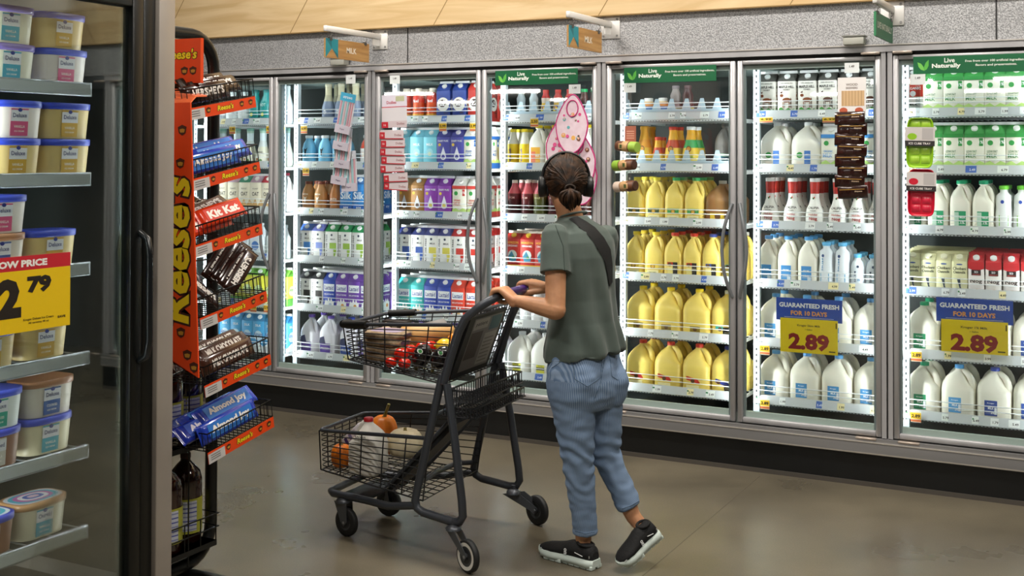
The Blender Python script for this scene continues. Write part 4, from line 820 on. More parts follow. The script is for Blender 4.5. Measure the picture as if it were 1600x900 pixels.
for x in (-.04, .035): m.poly([(x+.02*math.cos(j*PI/6), -.0034, -.162+.015*math.sin(j*PI/6)) for j in range(12)], '#b8583a')
m.build('card', t)
# ice cube trays, last door
def cube_tray(px, py, col, col2, lab, L=.225, lz=0):
    a = at_y(px, py, YS-.012); t = thing('ice_cube_tray', lab, 'ice cube tray', a, 0, 'ice cube trays on the last door strip'); t.rotation_euler = (0, .02, 0)
    R = []
    for y, q in ((.01, .8), (.0, .86), (-.016, 1.0), (-.02, 1.0), (-.016, .92), (-.004, .84)): R.append([Vector((p.x, y, p.y-L/2)) for p in squash_ring(0, 0, .062*q, L/2*(q*.5+.5), 0, .35, 28)])
    m = MB(); m.loft(R, mat(col, .25, coat=.5)); m.build('tray_body', t)
    m = MB()
    for q in range(5):
        for s in (-1, 1): m.rbox(s*.024-.02, s*.024+.02, -.007, -.003, -L*.9+q*L*.175, -L*.9+q*L*.175+L*.14, mat(col2, .2, coat=.6), .003, 1)
    m.build('cube_cells', t)
    m = MB(); z = -.045+lz; m.box(-.068, .068, -.024, -.022, z-.09, z, mat('#cfc9c6', .5)); m.box(-.068, .068, -.0246, -.024, z-.09, z-.065, mat('#2a2626')); m.text('ICE CUBE TRAY', (0, -.025, z-.078), (1, 0, 0), (0, 0, 1), .01, '#e8e4e0', .1); m.poly([(-.035+.022*math.cos(j*PI/6), -.0246, z-.045+.016*math.sin(j*PI/6)) for j in range(12)], col); m.box(.01, .06, -.0244, -.024, z-.06, z-.005, mat('#b5b0ae'))
    m.build('card_sleeve', t)
cube_tray(1439, 184, '#8fc01e', '#a5d040', 'lime green ice cube tray in a card sleeve, last door', .24)
cube_tray(1441, 264, '#c4122e', '#d02a44', 'red ice cube tray below the green one, last door', .225, .03)

# ================================================================ ice cream freezer
FX = .40
BLK = mat('#0a0c0b', .3); fz = thing('ice_cream_freezer', 'black-framed glass door freezer with grey end trim, beside the candy rack', 'freezer', (0, -4.4, 0))
def fb(name, x0, x1, y0, y1, z0, z1, m, bev=.004):
    b = MB(); b.rbox(x0, x1, y0+4.4, y1+4.4, z0, z1, m, bev, 2); return b.build(name, fz)
TRIM = noisy('end_trim_steel', '#a29a92', '#aba39a', 3, .4, .3)
fb('end_panel', -.45, FX+.02, -3.03, -2.955, 0, 2.5, TRIM)
fb('back_panel', -.45, -.40, -5.8, -3.03, 0, 2.5, BLK); fb('top_panel', -.40, FX, -5.8, -3.03, 2.2, 2.5, mat('#5a5046', .6)); fb('base_panel', -.40, FX, -5.8, -3.03, 0, .14, BLK); fb('far_panel', -.40, FX, -5.9, -5.8, 0, 2.5, BLK)
fb('frame_post', FX-.06, FX+.005, -3.085, -3.03, .14, 2.2, BLK, .008)
for k in range(3):
    y1 = -3.09-.79*k; y0 = y1-.775
    b = MB()
    b.rbox(FX-.03, FX+.012, y1-.05+4.4, y1+4.4, .16, 2.14, BLK, .006); b.rbox(FX-.03, FX+.012, y0+4.4, y0+.05+4.4, .16, 2.14, BLK, .006)
    b.rbox(FX-.03, FX+.012, y0+.05+4.4, y1-.05+4.4, 2.085, 2.14, BLK, .006); b.rbox(FX-.03, FX+.012, y0+.05+4.4, y1-.05+4.4, .16, .22, BLK, .006)
    b.box(FX-.028, FX-.02, y1-.062+4.4, y1-.05+4.4, .22, 2.08, mat('#6d7468', .3, .5))
    dr = b.build('door', fz)
    b = MB(); b.box(FX-.012, FX-.008, y0+.05+4.4, y1-.05+4.4, .22, 2.085, GLASS_DARK); b.build('glass', dr)
    b = MB(); yy = y1-.012+4.4; b.tube([(FX+.01, yy, .93), (FX+.045, yy, .95), (FX+.055, yy, 1.0), (FX+.055, yy, 1.28), (FX+.045, yy, 1.33), (FX+.01, yy, 1.35)], .012, mat('#15181a', .25), 10); b.build('door_handle', dr)
FSH = [1.825, 1.54, 1.255, .972, .675, .42]
chrome = mat('#c4cad0', .25, .5)
for z in FSH:
    b = MB()
    for q in range(24): b.wire((-.33, -3.25-q*.1+4.4, z-.006), (.33, -3.25-q*.1+4.4, z-.006), .003, mat('#8a9094', .4, .5), 4)
    for x in (-.3, -.1, .1, .3): b.wire((x, -5.7+4.4, z-.012), (x, -3.245+4.4, z-.012), .004, mat('#8a9094', .4, .5), 4)
    sh = b.build('shelf', fz)
    b = MB(); b.rbox(.332, .342, -5.7+4.4, -3.243+4.4, z-.036, z+.008, chrome, .002, 1); b.box(.342, .3425, -5.7+4.4, -3.25+4.4, z-.03, z+.002, mat('#d8dee2', .15, .3)); b.build('price_rail', sh)
area('freezer_led_light', (.345, -3.062, 1.2), (.1, -3.6, 1.2), .02, 1.7, 16, (.95, .98, 1.)); area('freezer_led_light', (.30, -3.9, 1.2), (.1, -3.4, 1.2), .03, 1.7, 22, (.95, .98, 1.))
b = MB(); b.box(-.39, .3, -3.045+4.4, -3.032+4.4, .2, 2.1, mat('#0f1513', .5)); b.build('inner_wall', fz)

def tub(key, body, lid, lab, accent, swirl=False, t1='Deluxe'):
    t = thing('ice_cream_tub', None, None); h = .098
    m = MB(); rings = [squash_ring(0, 0, .060+.007*q, .086+.009*q, h*q, .62, 32) for q in (0, .03, .5, 1)]; m.loft(rings, mat(body, .4)); m.build('tub_body', t)
    m = MB(); L = [squash_ring(0, 0, a, b_, z, .62, 32) for a, b_, z in ((.0675, .0955, .092), (.070, .098, .094), (.0705, .0985, .112), (.066, .094, .113))]; m.loft(L, mat(lid, .35))
    if swirl:
        m.poly([(p.x, p.y, .1134) for p in squash_ring(0, 0, .06, .088, 0, .62, 32)], '#d8dce8')
        for q, c_ in enumerate(('#4ab0c8', '#c86ab0', '#f0f0f0', '#3a5ab8', '#e8c8d8')):
            r = .9-.17*q; m.poly([(p.x, p.y, .1138+.0004*q) for p in squash_ring(0, 0, .06*r, .088*r, 0, .8, 24)], c_)
    m.build('lid', t)
    m = MB(); N = .0
    def P(yy, zz, o): return (.0605+.007*zz/h+o+.0006-.35*max(0, abs(yy)-.055)**1.0*.0, yy, zz)
    m.poly([P(-.042, .006, 0), P(.022, .006, 0), P(.022, .088, 0), P(-.042, .088, 0)], lab)
    m.poly([P(-.042, .05, .0004), P(.022, .05, .0004), P(.022, .084, .0004), P(-.042, .084, .0004)], '#e9e8ee')
    m.poly([(P(-.01, .084, .0008)[0], -.010+.008*math.cos(j*PI/6), .084+.006*math.sin(j*PI/6)) for j in range(12)], '#27348b')
    m.text(t1, P(-.01, .068, .0009), (0, 1, 0), (0, 0, 1), .013, '#4a4a7a', .05); m.text('VANILLA' if accent else 'COOKIES', P(-.01, .034, .0009), (0, 1, 0), (0, 0, 1), .008, '#f4f0e6', .04); m.text('ICE CREAM', P(-.01, .02, .0009), (0, 1, 0), (0, 0, 1), .005, '#f4f0e6', .035)
    for q in range(5):
        yy = .036+.004*(q % 2); m.poly([(P(0, .02+.014*q, .0003)[0]-.0055+.0*q, yy+.011*math.cos(j*PI/5), .02+.014*q+.011*math.sin(j*PI/5)) for j in range(10)], accent or '#4a3a34')
    m.build('label', t)
    TUB[key] = t
TUB = {}
tub('tan', '#e0c584', '#3d52d0', '#d3a63a', '#efe2bc'); tub('pink', '#eadfd8', '#3d52d0', '#dc5a88', '#d84a70'); tub('aqua', '#e4dfc8', '#7f6fc0', '#3fa8c4', '#efe8cc'); tub('cookie', '#ddd2c4', '#b07a54', '#2f5fa8', None); tub('teal', '#e4d8b4', '#3d52d0', '#36a8bc', '#efe2bc')
tub('swirl', '#dfd4b8', '#b98a5c', '#36a8c4', '#efe2bc', True, 'Churned'); tub('brown', '#8a5a3c', '#3d4ac0', '#d8d0c4', '#c84a3a', True, 'Churned'); tub('mint', '#dfe4e0', '#3d52d0', '#2fa890', None)
for k, (key, x, y, sh, lv, lb) in enumerate((
    ('pink', .235, -3.30, 0, 0, 'pink-labelled ice cream tub under the gold one, top freezer shelf'), ('tan', .23, -3.305, 0, 1, 'gold-labelled tub stacked at the end of the top freezer shelf'),
    ('aqua', .245, -3.515, 0, 0, 'aqua-labelled tub at the bottom of the top freezer shelf stack'), ('aqua', .245, -3.52, 0, 1, 'aqua-labelled tub at the top of the top freezer shelf stack'),
    ('tan', .235, -3.285, 1, 0, 'gold-labelled tub below its twin, end of second freezer shelf'), ('tan', .235, -3.285, 1, 1, 'gold-labelled tub above its twin, end of second freezer shelf'),
    ('tan', .25, -3.495, 1, 0, 'gold-labelled tub under the pink one, second freezer shelf'), ('pink', .25, -3.49, 1, 1, 'pink-labelled tub on a gold one, second freezer shelf'),
    ('tan', .235, -3.34, 2, 0, 'gold-labelled tub just above the red LOW PRICE band'), ('cookie', .25, -3.55, 2, 0, 'cookie tub under the pink one, third freezer shelf'), ('pink', .25, -3.545, 2, 1, 'pink tub on top, third freezer shelf'),
    ('tan', .235, -3.37, 3, 0, 'gold-labelled tub below the yellow price sign'), ('pink', .235, -3.365, 3, 1, 'pink-lidded tub mostly hidden behind the yellow price sign'), ('tan', .25, -3.58, 3, 0, 'gold-labelled tub cut by the frame edge, fourth freezer shelf'),
    ('teal', .235, -3.35, 4, 0, 'teal-labelled tub under the cookie one, fifth freezer shelf'), ('cookie', .235, -3.345, 4, 1, 'cookie-speckled tub with brown lid, fifth freezer shelf'), ('brown', .25, -3.56, 4, 0, 'brown-bodied tub at the bottom, fifth freezer shelf'), ('mint', .25, -3.555, 4, 1, 'white and green tub with blue lid, fifth freezer shelf'),
    ('swirl', .235, -3.37, 5, 0, 'tub with brown rim and swirled lid, lowest seen freezer shelf'), ('brown', .25, -3.58, 5, 0, 'brown tub with swirled blue lid, lowest seen freezer shelf'))):
    t = TUB[key]; z = FSH[sh]+lv*.1145
    if 'label' in t.keys(): dup(t, (x, y, z), 0, lb, 'ice cream tubs', 'ice cream tub')
    else: t.location = (x, y, z); tag(t, lb, 'ice cream tub', 'ice cream tubs')
# yellow LOW PRICE sign on the freezer glass
t = thing('price_sign', 'yellow LOW PRICE 2.79 sign on the freezer glass', 'price sign', (FX+.014, -3.57, 1.085)); m = MB()
w = .178; H = .222
m.box(-.001, .001, -w, w, 0, H-.042, mat('#eac40e', .45)); m.box(-.001, .001, -w, w, H-.042, H, mat('#c42230', .45))
m.text('LOW PRICE', (.0018, -.005, H-.022), (0, 1, 0), (0, 0, 1), .021, '#f2efe8', .19, off=.05); m.text('2', (.0018, -.045, .102), (0, 1, 0), (0, 0, 1), .115, '#221a14', .085, off=.06); m.text('79', (.0018, .062, .136), (0, 1, 0), (0, 0, 1), .05, '#221a14', .088, off=.06)
m.text('$', (.0018, -.125, .14), (0, 1, 0), (0, 0, 1), .03, '#221a14'); m.text('Kroger Deluxe Ice Cream', (.0018, .06, .034), (0, 1, 0), (0, 0, 1), .009, '#4a3a10', .11); m.text('All varieties 48 oz', (.0018, .06, .024), (0, 1, 0), (0, 0, 1), .006, '#4a3a10', .075); m.text('SAVE', (.0018, .145, .03), (0, 1, 0), (0, 0, 1), .007, '#4a3a10', .03, off=.05)
m.build('card', t)

# ================================================================ candy rack
rk = thing('candy_rack', 'black tube-framed rack with orange panels beside the freezer', 'display rack', (.1, -2.65, 0))
def rel(p): return Vector(p)-Vector((.1, -2.65, 0))
m = MB(); pts = []
y0, y1, z0, z1, r = -2.93, -2.405, .05, 2.065, .13
for cx_, cz_, a0 in ((y1-r, z1-r, 0), (y0+r, z1-r, 90), (y0+r, z0+r, 180), (y1-r, z0+r, 270)):
    for k in range(7):
        a = math.radians(a0+15*k); pts.append(rel((.10, cx_+r*math.cos(a), cz_+r*math.sin(a))))
m.tube(pts, .0235, mat('#101211', .3), 14, True); m.build('tube_frame', rk)
for yb in (-2.78, -2.52):
    m = MB(); m.rbox(-.22+.0, .22, yb+2.65-.015, yb+2.65+.015, .0, .026, mat('#101211', .35), .004); m.build('foot', rk)
m = MB(); WR = mat('#121413', .35)
for y in (-2.86, -2.72, -2.45): m.wire(rel((.12, y, .97)), rel((.12, y, 1.95)), .003, WR)
m.wire(rel((.165, -2.60, .07)), rel((.165, -2.60, 1.95)), .003, WR)
for k in range(5): m.wire(rel((.12, -2.9, .98+.22*k)), rel((.12, -2.41, .98+.22*k)), .003, WR)
m.build('wire_back', rk)
# lower bottle shelves
for z in (.13, .52):
    m = MB(); m.poly([rel((-.14, -2.9, z)), rel((.17, -2.9, z)), rel((.17, -2.45, z)), rel((-.14, -2.45, z))], WR); m.box(*[c for c in (-.24, .07)], -.25, .20, z-.02, z, WR)
    for zz in (.05, .1): m.tube([rel((-.14, -2.9, z+zz)), rel((.17, -2.9, z+zz)), rel((.17, -2.44, z+zz)), rel((-.14, -2.44, z+zz))], .003, WR, 5, True)
    for q in range(6): m.wire(rel((.17, -2.88+q*.085, z)), rel((.17, -2.88+q*.085, z+.1)), .0025, WR)
    m.build('bottle_shelf', rk)
ORG = mat('#e8480f', .4); ORG2 = mat('#f07040', .4)
def nutcup(m, o, U, V, s):
    o = Vector(o); N = Vector(U).cross(Vector(V)); U = Vector(U); V = Vector(V)
    m.poly([o+N*.0006+U*(a*s)+V*(b*s) for a, b in ((-1, .5), (0, .9), (1, .55), (.75, -.6), (0, -.95), (-.75, -.55))], '#4a2212'); m.poly([o+N*.001+U*(a*s)+V*(b*s) for a, b in ((-.6, .1), (.1, .25), (.65, .1), (.5, -.45), (-.45, -.45))], '#c08a2c')
m = MB(); hx0, hx1 = -.04, .355
m.box(hx0-.1, hx1-.1, -2.76+2.65, -2.745+2.65, 1.86, 2.02, ORG); o = rel((.262, -2.7605, 1.965)); reeses(m, o, (1, 0, 0), (0, 0, 1), .036, .148)
for x in (.10, .20, .28, .32): nutcup(m, rel((x, -2.7605, 1.905)), (1, 0, 0), (0, 0, 1), .017)
m.build('header_card', rk)
m = MB(); yy = -2.865+2.65          # tall side card with curled top
xr = lambda z: .405+.045*(1-(z-.83)/.95)-.1
zs = [.84+(1.785-.84)*k/12 for k in range(13)]
F = [Vector((xr(z), yy, z)) for z in zs]; B = [Vector((.13, yy, max(z, .90) if i else .93)) for i, z in enumerate(zs)]
m.loft([[a, a+Vector((0, .006, 0)), b+Vector((0, .006, 0)), b] for a, b in zip(F, B)], ORG, True, False)
m.loft([[Vector((.305, yy, 1.785)), Vector((.305, yy+.006, 1.785)), Vector((.13, yy+.006, 1.785)), Vector((.13, yy, 1.785))], [Vector((.30, yy+.03, 1.81)), Vector((.30, yy+.036, 1.806)), Vector((.10, yy+.036, 1.835)), Vector((.10, yy+.03, 1.84))], [Vector((.29, yy+.10, 1.815)), Vector((.29, yy+.10, 1.81)), Vector((.08, yy+.10, 1.85)), Vector((.08, yy+.10, 1.855))]], ORG2, True, False)
reeses(m, (.245, yy-.0008, 1.27), (0, 0, 1), (-1, 0, 0), .125, .50)
for x, z in ((.27, 1.69), (.262, 1.575), (.2, 1.64), (.27, .99), (.30, .915), (.21, .95), (.22, 1.02), (.33, .875)): nutcup(m, (x, yy-.0008, z), (1, 0, 0), (0, 0, 1), .02)
m.build('side_card', rk)
TRAYS = [(-2.842, 1.765), (-2.815, 1.52), (-2.80, 1.287), (-2.77, 1.03), (-2.745, .788), (-2.725, .548)]
TLEN = .355; TA = math.radians(9.5)
TU = Vector((0, math.cos(TA), math.sin(TA))); TV = Vector((0, -math.sin(TA), math.cos(TA)))
def tp(k, x, u, v):        # tray frame: x world, u along the front edge, v up from the strip
    return Vector((x, TRAYS[k][0], TRAYS[k][1]))+TU*u+TV*v
for k in range(6):
    m = MB(); q = lambda x, u, v: rel(tp(k, x, u, v))
    for v in (.0, .065): m.tube([q(.17, 0, v), q(.375, 0, v), q(.375, TLEN, v), q(.17, TLEN, v)], .003, WR, 5, True)
    for u in [TLEN*i/16 for i in range(17)]: m.wire(q(.375, u, 0), q(.375, u, .065), .002, WR, 4); m.wire(q(.17, u, 0), q(.375, u, 0), .002, WR, 4)
    for x in (.20, .24, .28, .32, .35):
        for u in (0, TLEN): m.wire(q(x, u, 0), q(x, u, .065), .002, WR, 4)
    m.wire(q(.17, .05, 0), rel((.12, -2.75, TRAYS[k][1]+.02)), .004, WR); m.wire(q(.17, .3, 0), rel((.12, -2.45, TRAYS[k][1]+.06)), .004, WR)
    tr = m.build('wire_tray', rk)
    m = MB(); a, b, c, d = q(.379, -.012, -.041), q(.379, TLEN, -.041), q(.379, TLEN, .0), q(.379, -.012, .0); m.poly([a, b, c, d], ORG); off = Vector((-.002, 0, 0)); m.poly([d+off, c+off, b+off, a+off], ORG)
    for e, f_ in ((a, b), (b, c), (c, d), (d, a)): m.poly([e, e+off, f_+off, f_], ORG)
    reeses(m, q(.3797, .185, -.0175), TU, TV, .020, .085)
    for u in (.095, .275, .325): nutcup(m, q(.3797, u, -.0175), TU, TV, .012)
    m.build('shelf_strip', tr)
    m = MB(); m.poly([q(.3805, -.012, -.042), q(.3805, .075, -.042), q(.3805, .075, -.006), q(.3805, -.012, -.006)], mat('#c9c6c4', .5)); m.poly([q(.380, -.012, -.006), q(.380, .075, -.006), q(.380, .075, -.042), q(.380, -.012, -.042)], mat('#c9c6c4', .5))
    for v in (-.014, -.022, -.03): m.poly([q(.381, .0, v-.0015), q(.381, .05, v-.0015), q(.381, .05, v+.0015), q(.381, .0, v+.0015)], '#6a6a6a')
    m.build('price_label', tr)

def candy(key, col, col2, words, L=.15, Wd=.045, T=.022, tcol='#e8e4dc', rough=.22):
    """a wrapped bar lying along u with its face towards +n"""
    L *= 1.3; Wd *= 1.4; T *= 1.5
    t = thing('candy_bar', None, None); m = MB(); rg = []; mm = mat(col, rough, coat=.5)
    prof = [(-.5, .98, .04), (-.47, 1.0, .06), (-.46, .92, .5), (-.42, .95, 1), (0, 1, 1), (.42, .95, 1), (.46, .92, .5), (.47, 1.0, .06), (.5, .98, .04)]
    for a, w_, h_ in prof: rg.append([Vector((a*L, p.x, p.y)) for p in squash_ring(0, 0, Wd/2*w_, T/2*h_, 0, .6, 12)])
    m.loft(rg, mm); m.build('wrapper', t)
    m = MB()
    if col2: m.poly([(-.38*L, -Wd*.33, T/2+.0005), (.38*L, -Wd*.33, T/2+.0005), (.38*L, Wd*.33, T/2+.0005), (-.38*L, Wd*.33, T/2+.0005)], col2)
    if words: m.text(words, (0, 0, T/2+.0012), (1, 0, 0), (0, 1, 0), Wd*.42, tcol, L*.66, off=.05)
    m.build('print', t); CANDY[key] = t
CANDY = {}
candy('dark', '#2c1812', None, 'HERSHEY\'S', .19, .05); candy('dark_nut', '#3a2014', '#5a3a22', 'HERSHEY\'S', .19, .05); candy('blue', '#2540b0', '#2c74c8', 'Almond Joy', .24, .055, .024, '#f0ece4'); candy('blue2', '#1c2f98', '#2a50b8', 'Almond Joy', .24, .055, .024, '#e8e4f0')
candy('kitkat', '#e03c14', '#d8300c', 'Kit Kat', .19, .055, .024, '#f6f0e8'); candy('brown', '#42281c', '#4f3122', 'MILK CHOCOLATE', .22, .05); candy('thin', '#2c1812', None, 'HERSHEY\'S', .15, .042, .010); candy('silver', '#a08878', '#5a4034', 'SYMPHONY', .2, .05)
def put_candy(key, k, x, u, v, face, tilt=0, lab=''):
    """face: angle of the wrapper's face from straight up towards +x; tilt: turn along the tray"""
    P = tp(k, x-.012, u, v+.012); c_ = TU*math.cos(tilt)+TV*math.sin(tilt); up = -TU*math.sin(tilt)+TV*math.cos(tilt)
    n = Vector((1, 0, 0))*math.sin(face)+up*math.cos(face); w_ = n.cross(c_)
    M = Matrix((c_, w_, n)).transposed()
    t = CANDY[key]
    if 'label' in t.keys(): t = dup(t, P, 0, lab, 'candy in the wire trays', 'candy')
    else: t.location = P; tag(t, lab, 'candy', 'candy in the wire trays')
    t.rotation_euler = M.to_euler()
LV = ['top tray', 'second tray', 'third tray', 'fourth tray', 'fifth tray', 'lowest tray']
for k, key in ((0, 'dark'), (1, 'blue')):
    for q in range(3): put_candy(key if q else {'dark': 'dark_nut', 'blue': 'blue2'}[key], k, .245+.045*q, .185+.01*q, .045+.012*(q == 1), .95, 0, '%s wrapped candy pack in the %s, %s' % ('dark brown' if k == 0 else 'blue', LV[k], ['against the back', 'middle one', 'front one by the wires'][q]))
    put_candy(key, k, .345, .14, .03, 1.35, 0, '%s wrapped candy pack pressed to the wires of the %s, near end' % ('dark brown' if k == 0 else 'blue', LV[k]))
for q in range(5): put_candy(['dark', 'silver', 'dark_nut', 'kitkat', 'kitkat'][q], 2, [.20, .22, .26, .32, .335][q], [.1, .17, .20, .14, .20][q], [.085, .09, .07, .035, .06][q], [.5, .5, .6, 1.1, 1.0][q], [.25, -.2, .1, 0, .02][q], ['dark brown bar standing at the near back of the third tray', 'tan bar leaning at the back of the third tray', 'brown nut bar in the middle of the third tray', 'orange-red wafer pack low at the third tray front', 'orange-red wafer pack on top at the third tray front'][q])
for q in range(11):
    near = q < 5
    put_candy('thin', 3, [.335, .30, .27, .24, .21, .35, .335, .32, .30, .28, .26][q], ([.08, .07, .09, .11, .05] if near else [0]*5+[.27, .265, .275, .27, .28, .26])[q], [.06, .09, .10, .12, .10, .085, .10, .11, .12, .125, .13][q], 1.0, (-.75 if near else .62), 'dark brown chocolate bar %s the fourth tray' % (['leaning at the front near end of', 'second leaning at the near end of', 'third leaning at the near end of', 'fourth leaning at the near end of', 'hindmost leaning at the near end of', 'front of the fanned bars in', 'second of the fanned bars in', 'third of the fanned bars in', 'fourth of the fanned bars in', 'fifth of the fanned bars in', 'hindmost of the fanned bars in'][q]))
for q in range(4): put_candy(['silver', 'brown', 'brown', 'brown'][q], 4, [.21, .26, .305, .345][q], [.12, .20, .19, .17][q], [.05, .06, .055, .035][q], [.3, .6, .8, 1.3][q], 0, ['tan wrapped bar at the back of the fifth tray', 'brown bar behind the middle of the fifth tray', 'brown bar in the middle of the fifth tray', 'brown bar against the wires of the fifth tray'][q])
for q in range(5): put_candy(['blue2', 'blue', 'blue2', 'blue', 'blue'][q], 5, [.20, .25, .30, .30, .35][q], [.14, .18, .10, .2, .15][q], [.04, .06, .05, .075, .04][q], [.3, .5, .8, .8, 1.25][q], 0, ['blue pack at the back of the lowest tray', 'blue pack behind the middle of the lowest tray', 'blue pack sticking out the near end of the lowest tray', 'blue candy pack on top in the lowest tray', 'blue pack against the wires of the lowest tray'][q])
# brown tea jugs low in the rack
amber = mat('#2a0d06', .12, coat=.8, spec=.8)
proto = None
for k, (x, y, z, lb) in enumerate(((.07, -2.515, .1305, 'brown tea bottle on the bottom rack shelf beside the post'), (.10, -2.652, .1305, 'brown tea bottle on the bottom rack shelf, freezer side'), (.07, -2.515, .5205, 'brown tea bottle on the upper rack shelf beside the post'), (.10, -2.652, .5205, 'brown tea bottle on the upper rack shelf, freezer side'))):
    if proto is None:
        t = thing('tea_bottle', lb, 'bottle', (x, y, z), 0, 'brown tea bottles in the rack'); m = MB(); m.lathe([(0, .052), (.01, .06), (.235, .062), (.265, .055), (.29, .034), (.305, .019), (.322, .017)], amber, 22); m.build('bottle_body', t)
        m = MB(); m.lathe([(.315, .02), (.333, .02), (.335, .018)], '#3a1c12', 14); m.build('cap', t)
        m = MB(); m.lathe([(.04, .0628), (.17, .0632)], mat('#a8aa3c', .5), 22, cap=False)
        for q in range(7):
            for a0 in (-.3,):
                pts = []
                for a in (-.55, -.2, .15, .5, .85): pts.append((.0638*math.cos(a-.95), .0638*math.sin(a-.95)))
                z_ = .05+.016*q
                for (xa, ya), (xb, yb) in zip(pts, pts[1:]): m.poly([(xa, ya, z_), (xb, yb, z_), (xb, yb, z_+.016), (xa, ya, z_+.016)], '#c6cbd8'); m.poly([(xa*1.008, ya*1.008, z_+.004), (xb*1.008, yb*1.008, z_+.004), (xb*1.008, yb*1.008, z_+.009), (xa*1.008, ya*1.008, z_+.009)], '#5a62a8' if q % 3 else '#8a90b8')
        m.build('label', t); proto = t
    else: dup(proto, (x, y, z), .1*k, lb, 'brown tea bottles in the rack', 'bottle')
# ================================================================ shopping cart
FR = mat('#44484f', .38, .35); FRD = mat('#25272a', .45, .1); CBL = mat('#0e0f10', .5)
YC = -1.66
def cpt(x, d, z): return Vector((x-(d+.26)*.07, YC+d, z))     # d: sideways from the cart's middle line
cart = thing('shopping_cart', 'dark grey two-tier shopping cart with wire baskets and purple handle grip', 'shopping cart', (0, 0, 0))
def quad_lerp(a, b, t): return a+(b-a)*t
for s in (-1, 1):
    m = MB(); m.tube([cpt(x, s*d, z) for x, d, z in ((.858, .262, .735), (.80, .268, .49), (.748, .272, .27), (.738, .272, .225), (.748, .272, .195), (.778, .273, .182), (.915, .278, .166), (.948, .279, .172), (.962, .28, .195), (.957, .278, .25), (.92, .27, .48), (.878, .262, .70))], .0165, FR, 12); m.build('side_loop', cart)
# one bent tube: uprights and the handle
hp = [(.862, -.262, .70), (.892, -.262, .80), (.928, -.26, .905), (.958, -.256, .962), (1.01, -.25, 1.005), (1.05, -.235, 1.032), (1.072, -.21, 1.046), (1.082, -.17, 1.052)]
full = hp+[(x, -d, z) for x, d, z in reversed(hp)]
m = MB(); m.tube([cpt(*p) for p in full], .0175, FR, 12); m.build('handle_frame', cart)
m = MB(); m.tube([cpt(1.082, -.135, 1.052), cpt(1.083, -.13, 1.053), cpt(1.083, .085, 1.053), cpt(1.082, .09, 1.052)], [.0175, .0195, .0195, .0175], mat('#4a2c86', .3), 14); m.text('kroger', cpt(1.088, -.02, 1.0735), (0, 1, 0), (-1, 0, .3), .010, '#cfc4e6'); m.build('handle_grip', cart)
def basket(name, rim, bot, nh, nv, nfloor, rt=.008, wr=.0024, flo=True):
    """rim / bot: (x_front, half_front, z_front, x_back, half_back, z_back)"""
    def corner(q, front, s): return cpt(q[0], s*q[1], q[2]) if front else cpt(q[3], s*q[4], q[5])
    R = [corner(rim, 0, -1), corner(rim, 1, -1), corner(rim, 1, 1), corner(rim, 0, 1)]
    B = [corner(bot, 0, -1), corner(bot, 1, -1), corner(bot, 1, 1), corner(bot, 0, 1)]
    def rounded(P, r=.03):
        out = [P[0]]
        for i in (1, 2):
            a = (P[i-1]-P[i]).normalized()*r; b = (P[i+1]-P[i]).normalized()*r
            for t in (0, .25, .5, .75, 1): out.append(P[i]+a*(1-t)**2+b*t**2)
        out.append(P[3]); return out
    m = MB(); m.tube(rounded(R), rt, FR, 10); m.build(name+'_rim', cart)
    m = MB()
    for k in range(1, nh+1):
        t = k/nh; P = [quad_lerp(a, b, t) for a, b in zip(R, B)]; m.tube(rounded(P), wr*(1.5 if k == nh else 1), FRD, 5)
    for i in range(3):
        n = nv[i]
        for k in range(n+1):
            t = k/n; a = quad_lerp(R[i], R[i+1], t); b = quad_lerp(B[i], B[i+1], t); m.wire(a, b, wr*1.25, FRD, 5)
    if flo:
        for k in range(nfloor[0]+1):
            t = k/nfloor[0]; m.wire(quad_lerp(B[1], B[0], t), quad_lerp(B[2], B[3], t), wr, FRD, 4)
        for k in range(nfloor[1]+1):
            t = k/nfloor[1]; m.wire(quad_lerp(B[1], B[2], t), quad_lerp(B[0], B[3], t), wr, FRD, 4)
    o = m.build(name+'_wires', cart); return R, B
TR, TB = basket('upper_basket', (.325, .185, .888, .90, .262, .934), (.335, .155, .735, .85, .235, .69), 9, (5, 6, 5), (20, 14))
LR, LB = basket('lower_basket', (.205, .185, .428, .80, .262, .476), (.208, .175, .258, .765, .255, .222), 8, (5, 6, 5), (14, 10))
for (x, d, x2, d2, z, z2) in ((.33, -.186, .46, -.204, .889, .899), (.34, .187, .47, .206, .89, .90)):
    m = MB(); m.tube([cpt(x, d, z), cpt(x2, d2, z2)], .0165, CBL, 10); m.build('bumper', cart)
m = MB(); a = cpt(.318, -.12, .888); m.tube([cpt(.322, -.18, .888), cpt(.318, -.12, .888)], .0165, CBL, 10); m.build('bumper', cart)
# leaning back panel of the upper basket with its advert
def pan(t, d): return cpt(.845+.105*t, d, .70+.27*t)
m = MB()
for k in range(17): m.wire(pan(0, -.235+.47*k/16), pan(1, -.235+.47*k/16), .0024, FRD, 4)
for k in range(11): m.wire(pan(k/10, -.235), pan(k/10, .235), .0024, FRD, 4)
for d in (-.24, .24): m.cyl(pan(-.02, d), pan(1.03, d), .007, FR, 8)
m.cyl(pan(1.02, -.24), pan(1.02, .24), .007, FR, 8); m.cyl(pan(0, -.24), pan(0, .24), .006, FR, 8)
m.build('back_grid', cart)
PX = (pan(1, 0)-pan(0, 0)).normalized(); PY = (pan(0, 1)-pan(0, 0)).normalized(); PN = PY.cross(PX)
if PN.x < 0: PN = -PN
def pp(t, d, o): return pan(t, d)+PN*o
m = MB(); P = [pp(.02, -.20, .012), pp(.02, .15, .012), pp(.97, .15, .012), pp(.97, -.20, .012)]; Q = [p-PN*.012 for p in P]
m.poly(P, CBL); m.poly(Q[::-1], CBL)
for i in range(4): m.poly([P[i], Q[i], Q[(i+1) % 4], P[(i+1) % 4]], CBL)
pn = m.build('advert_frame', cart)
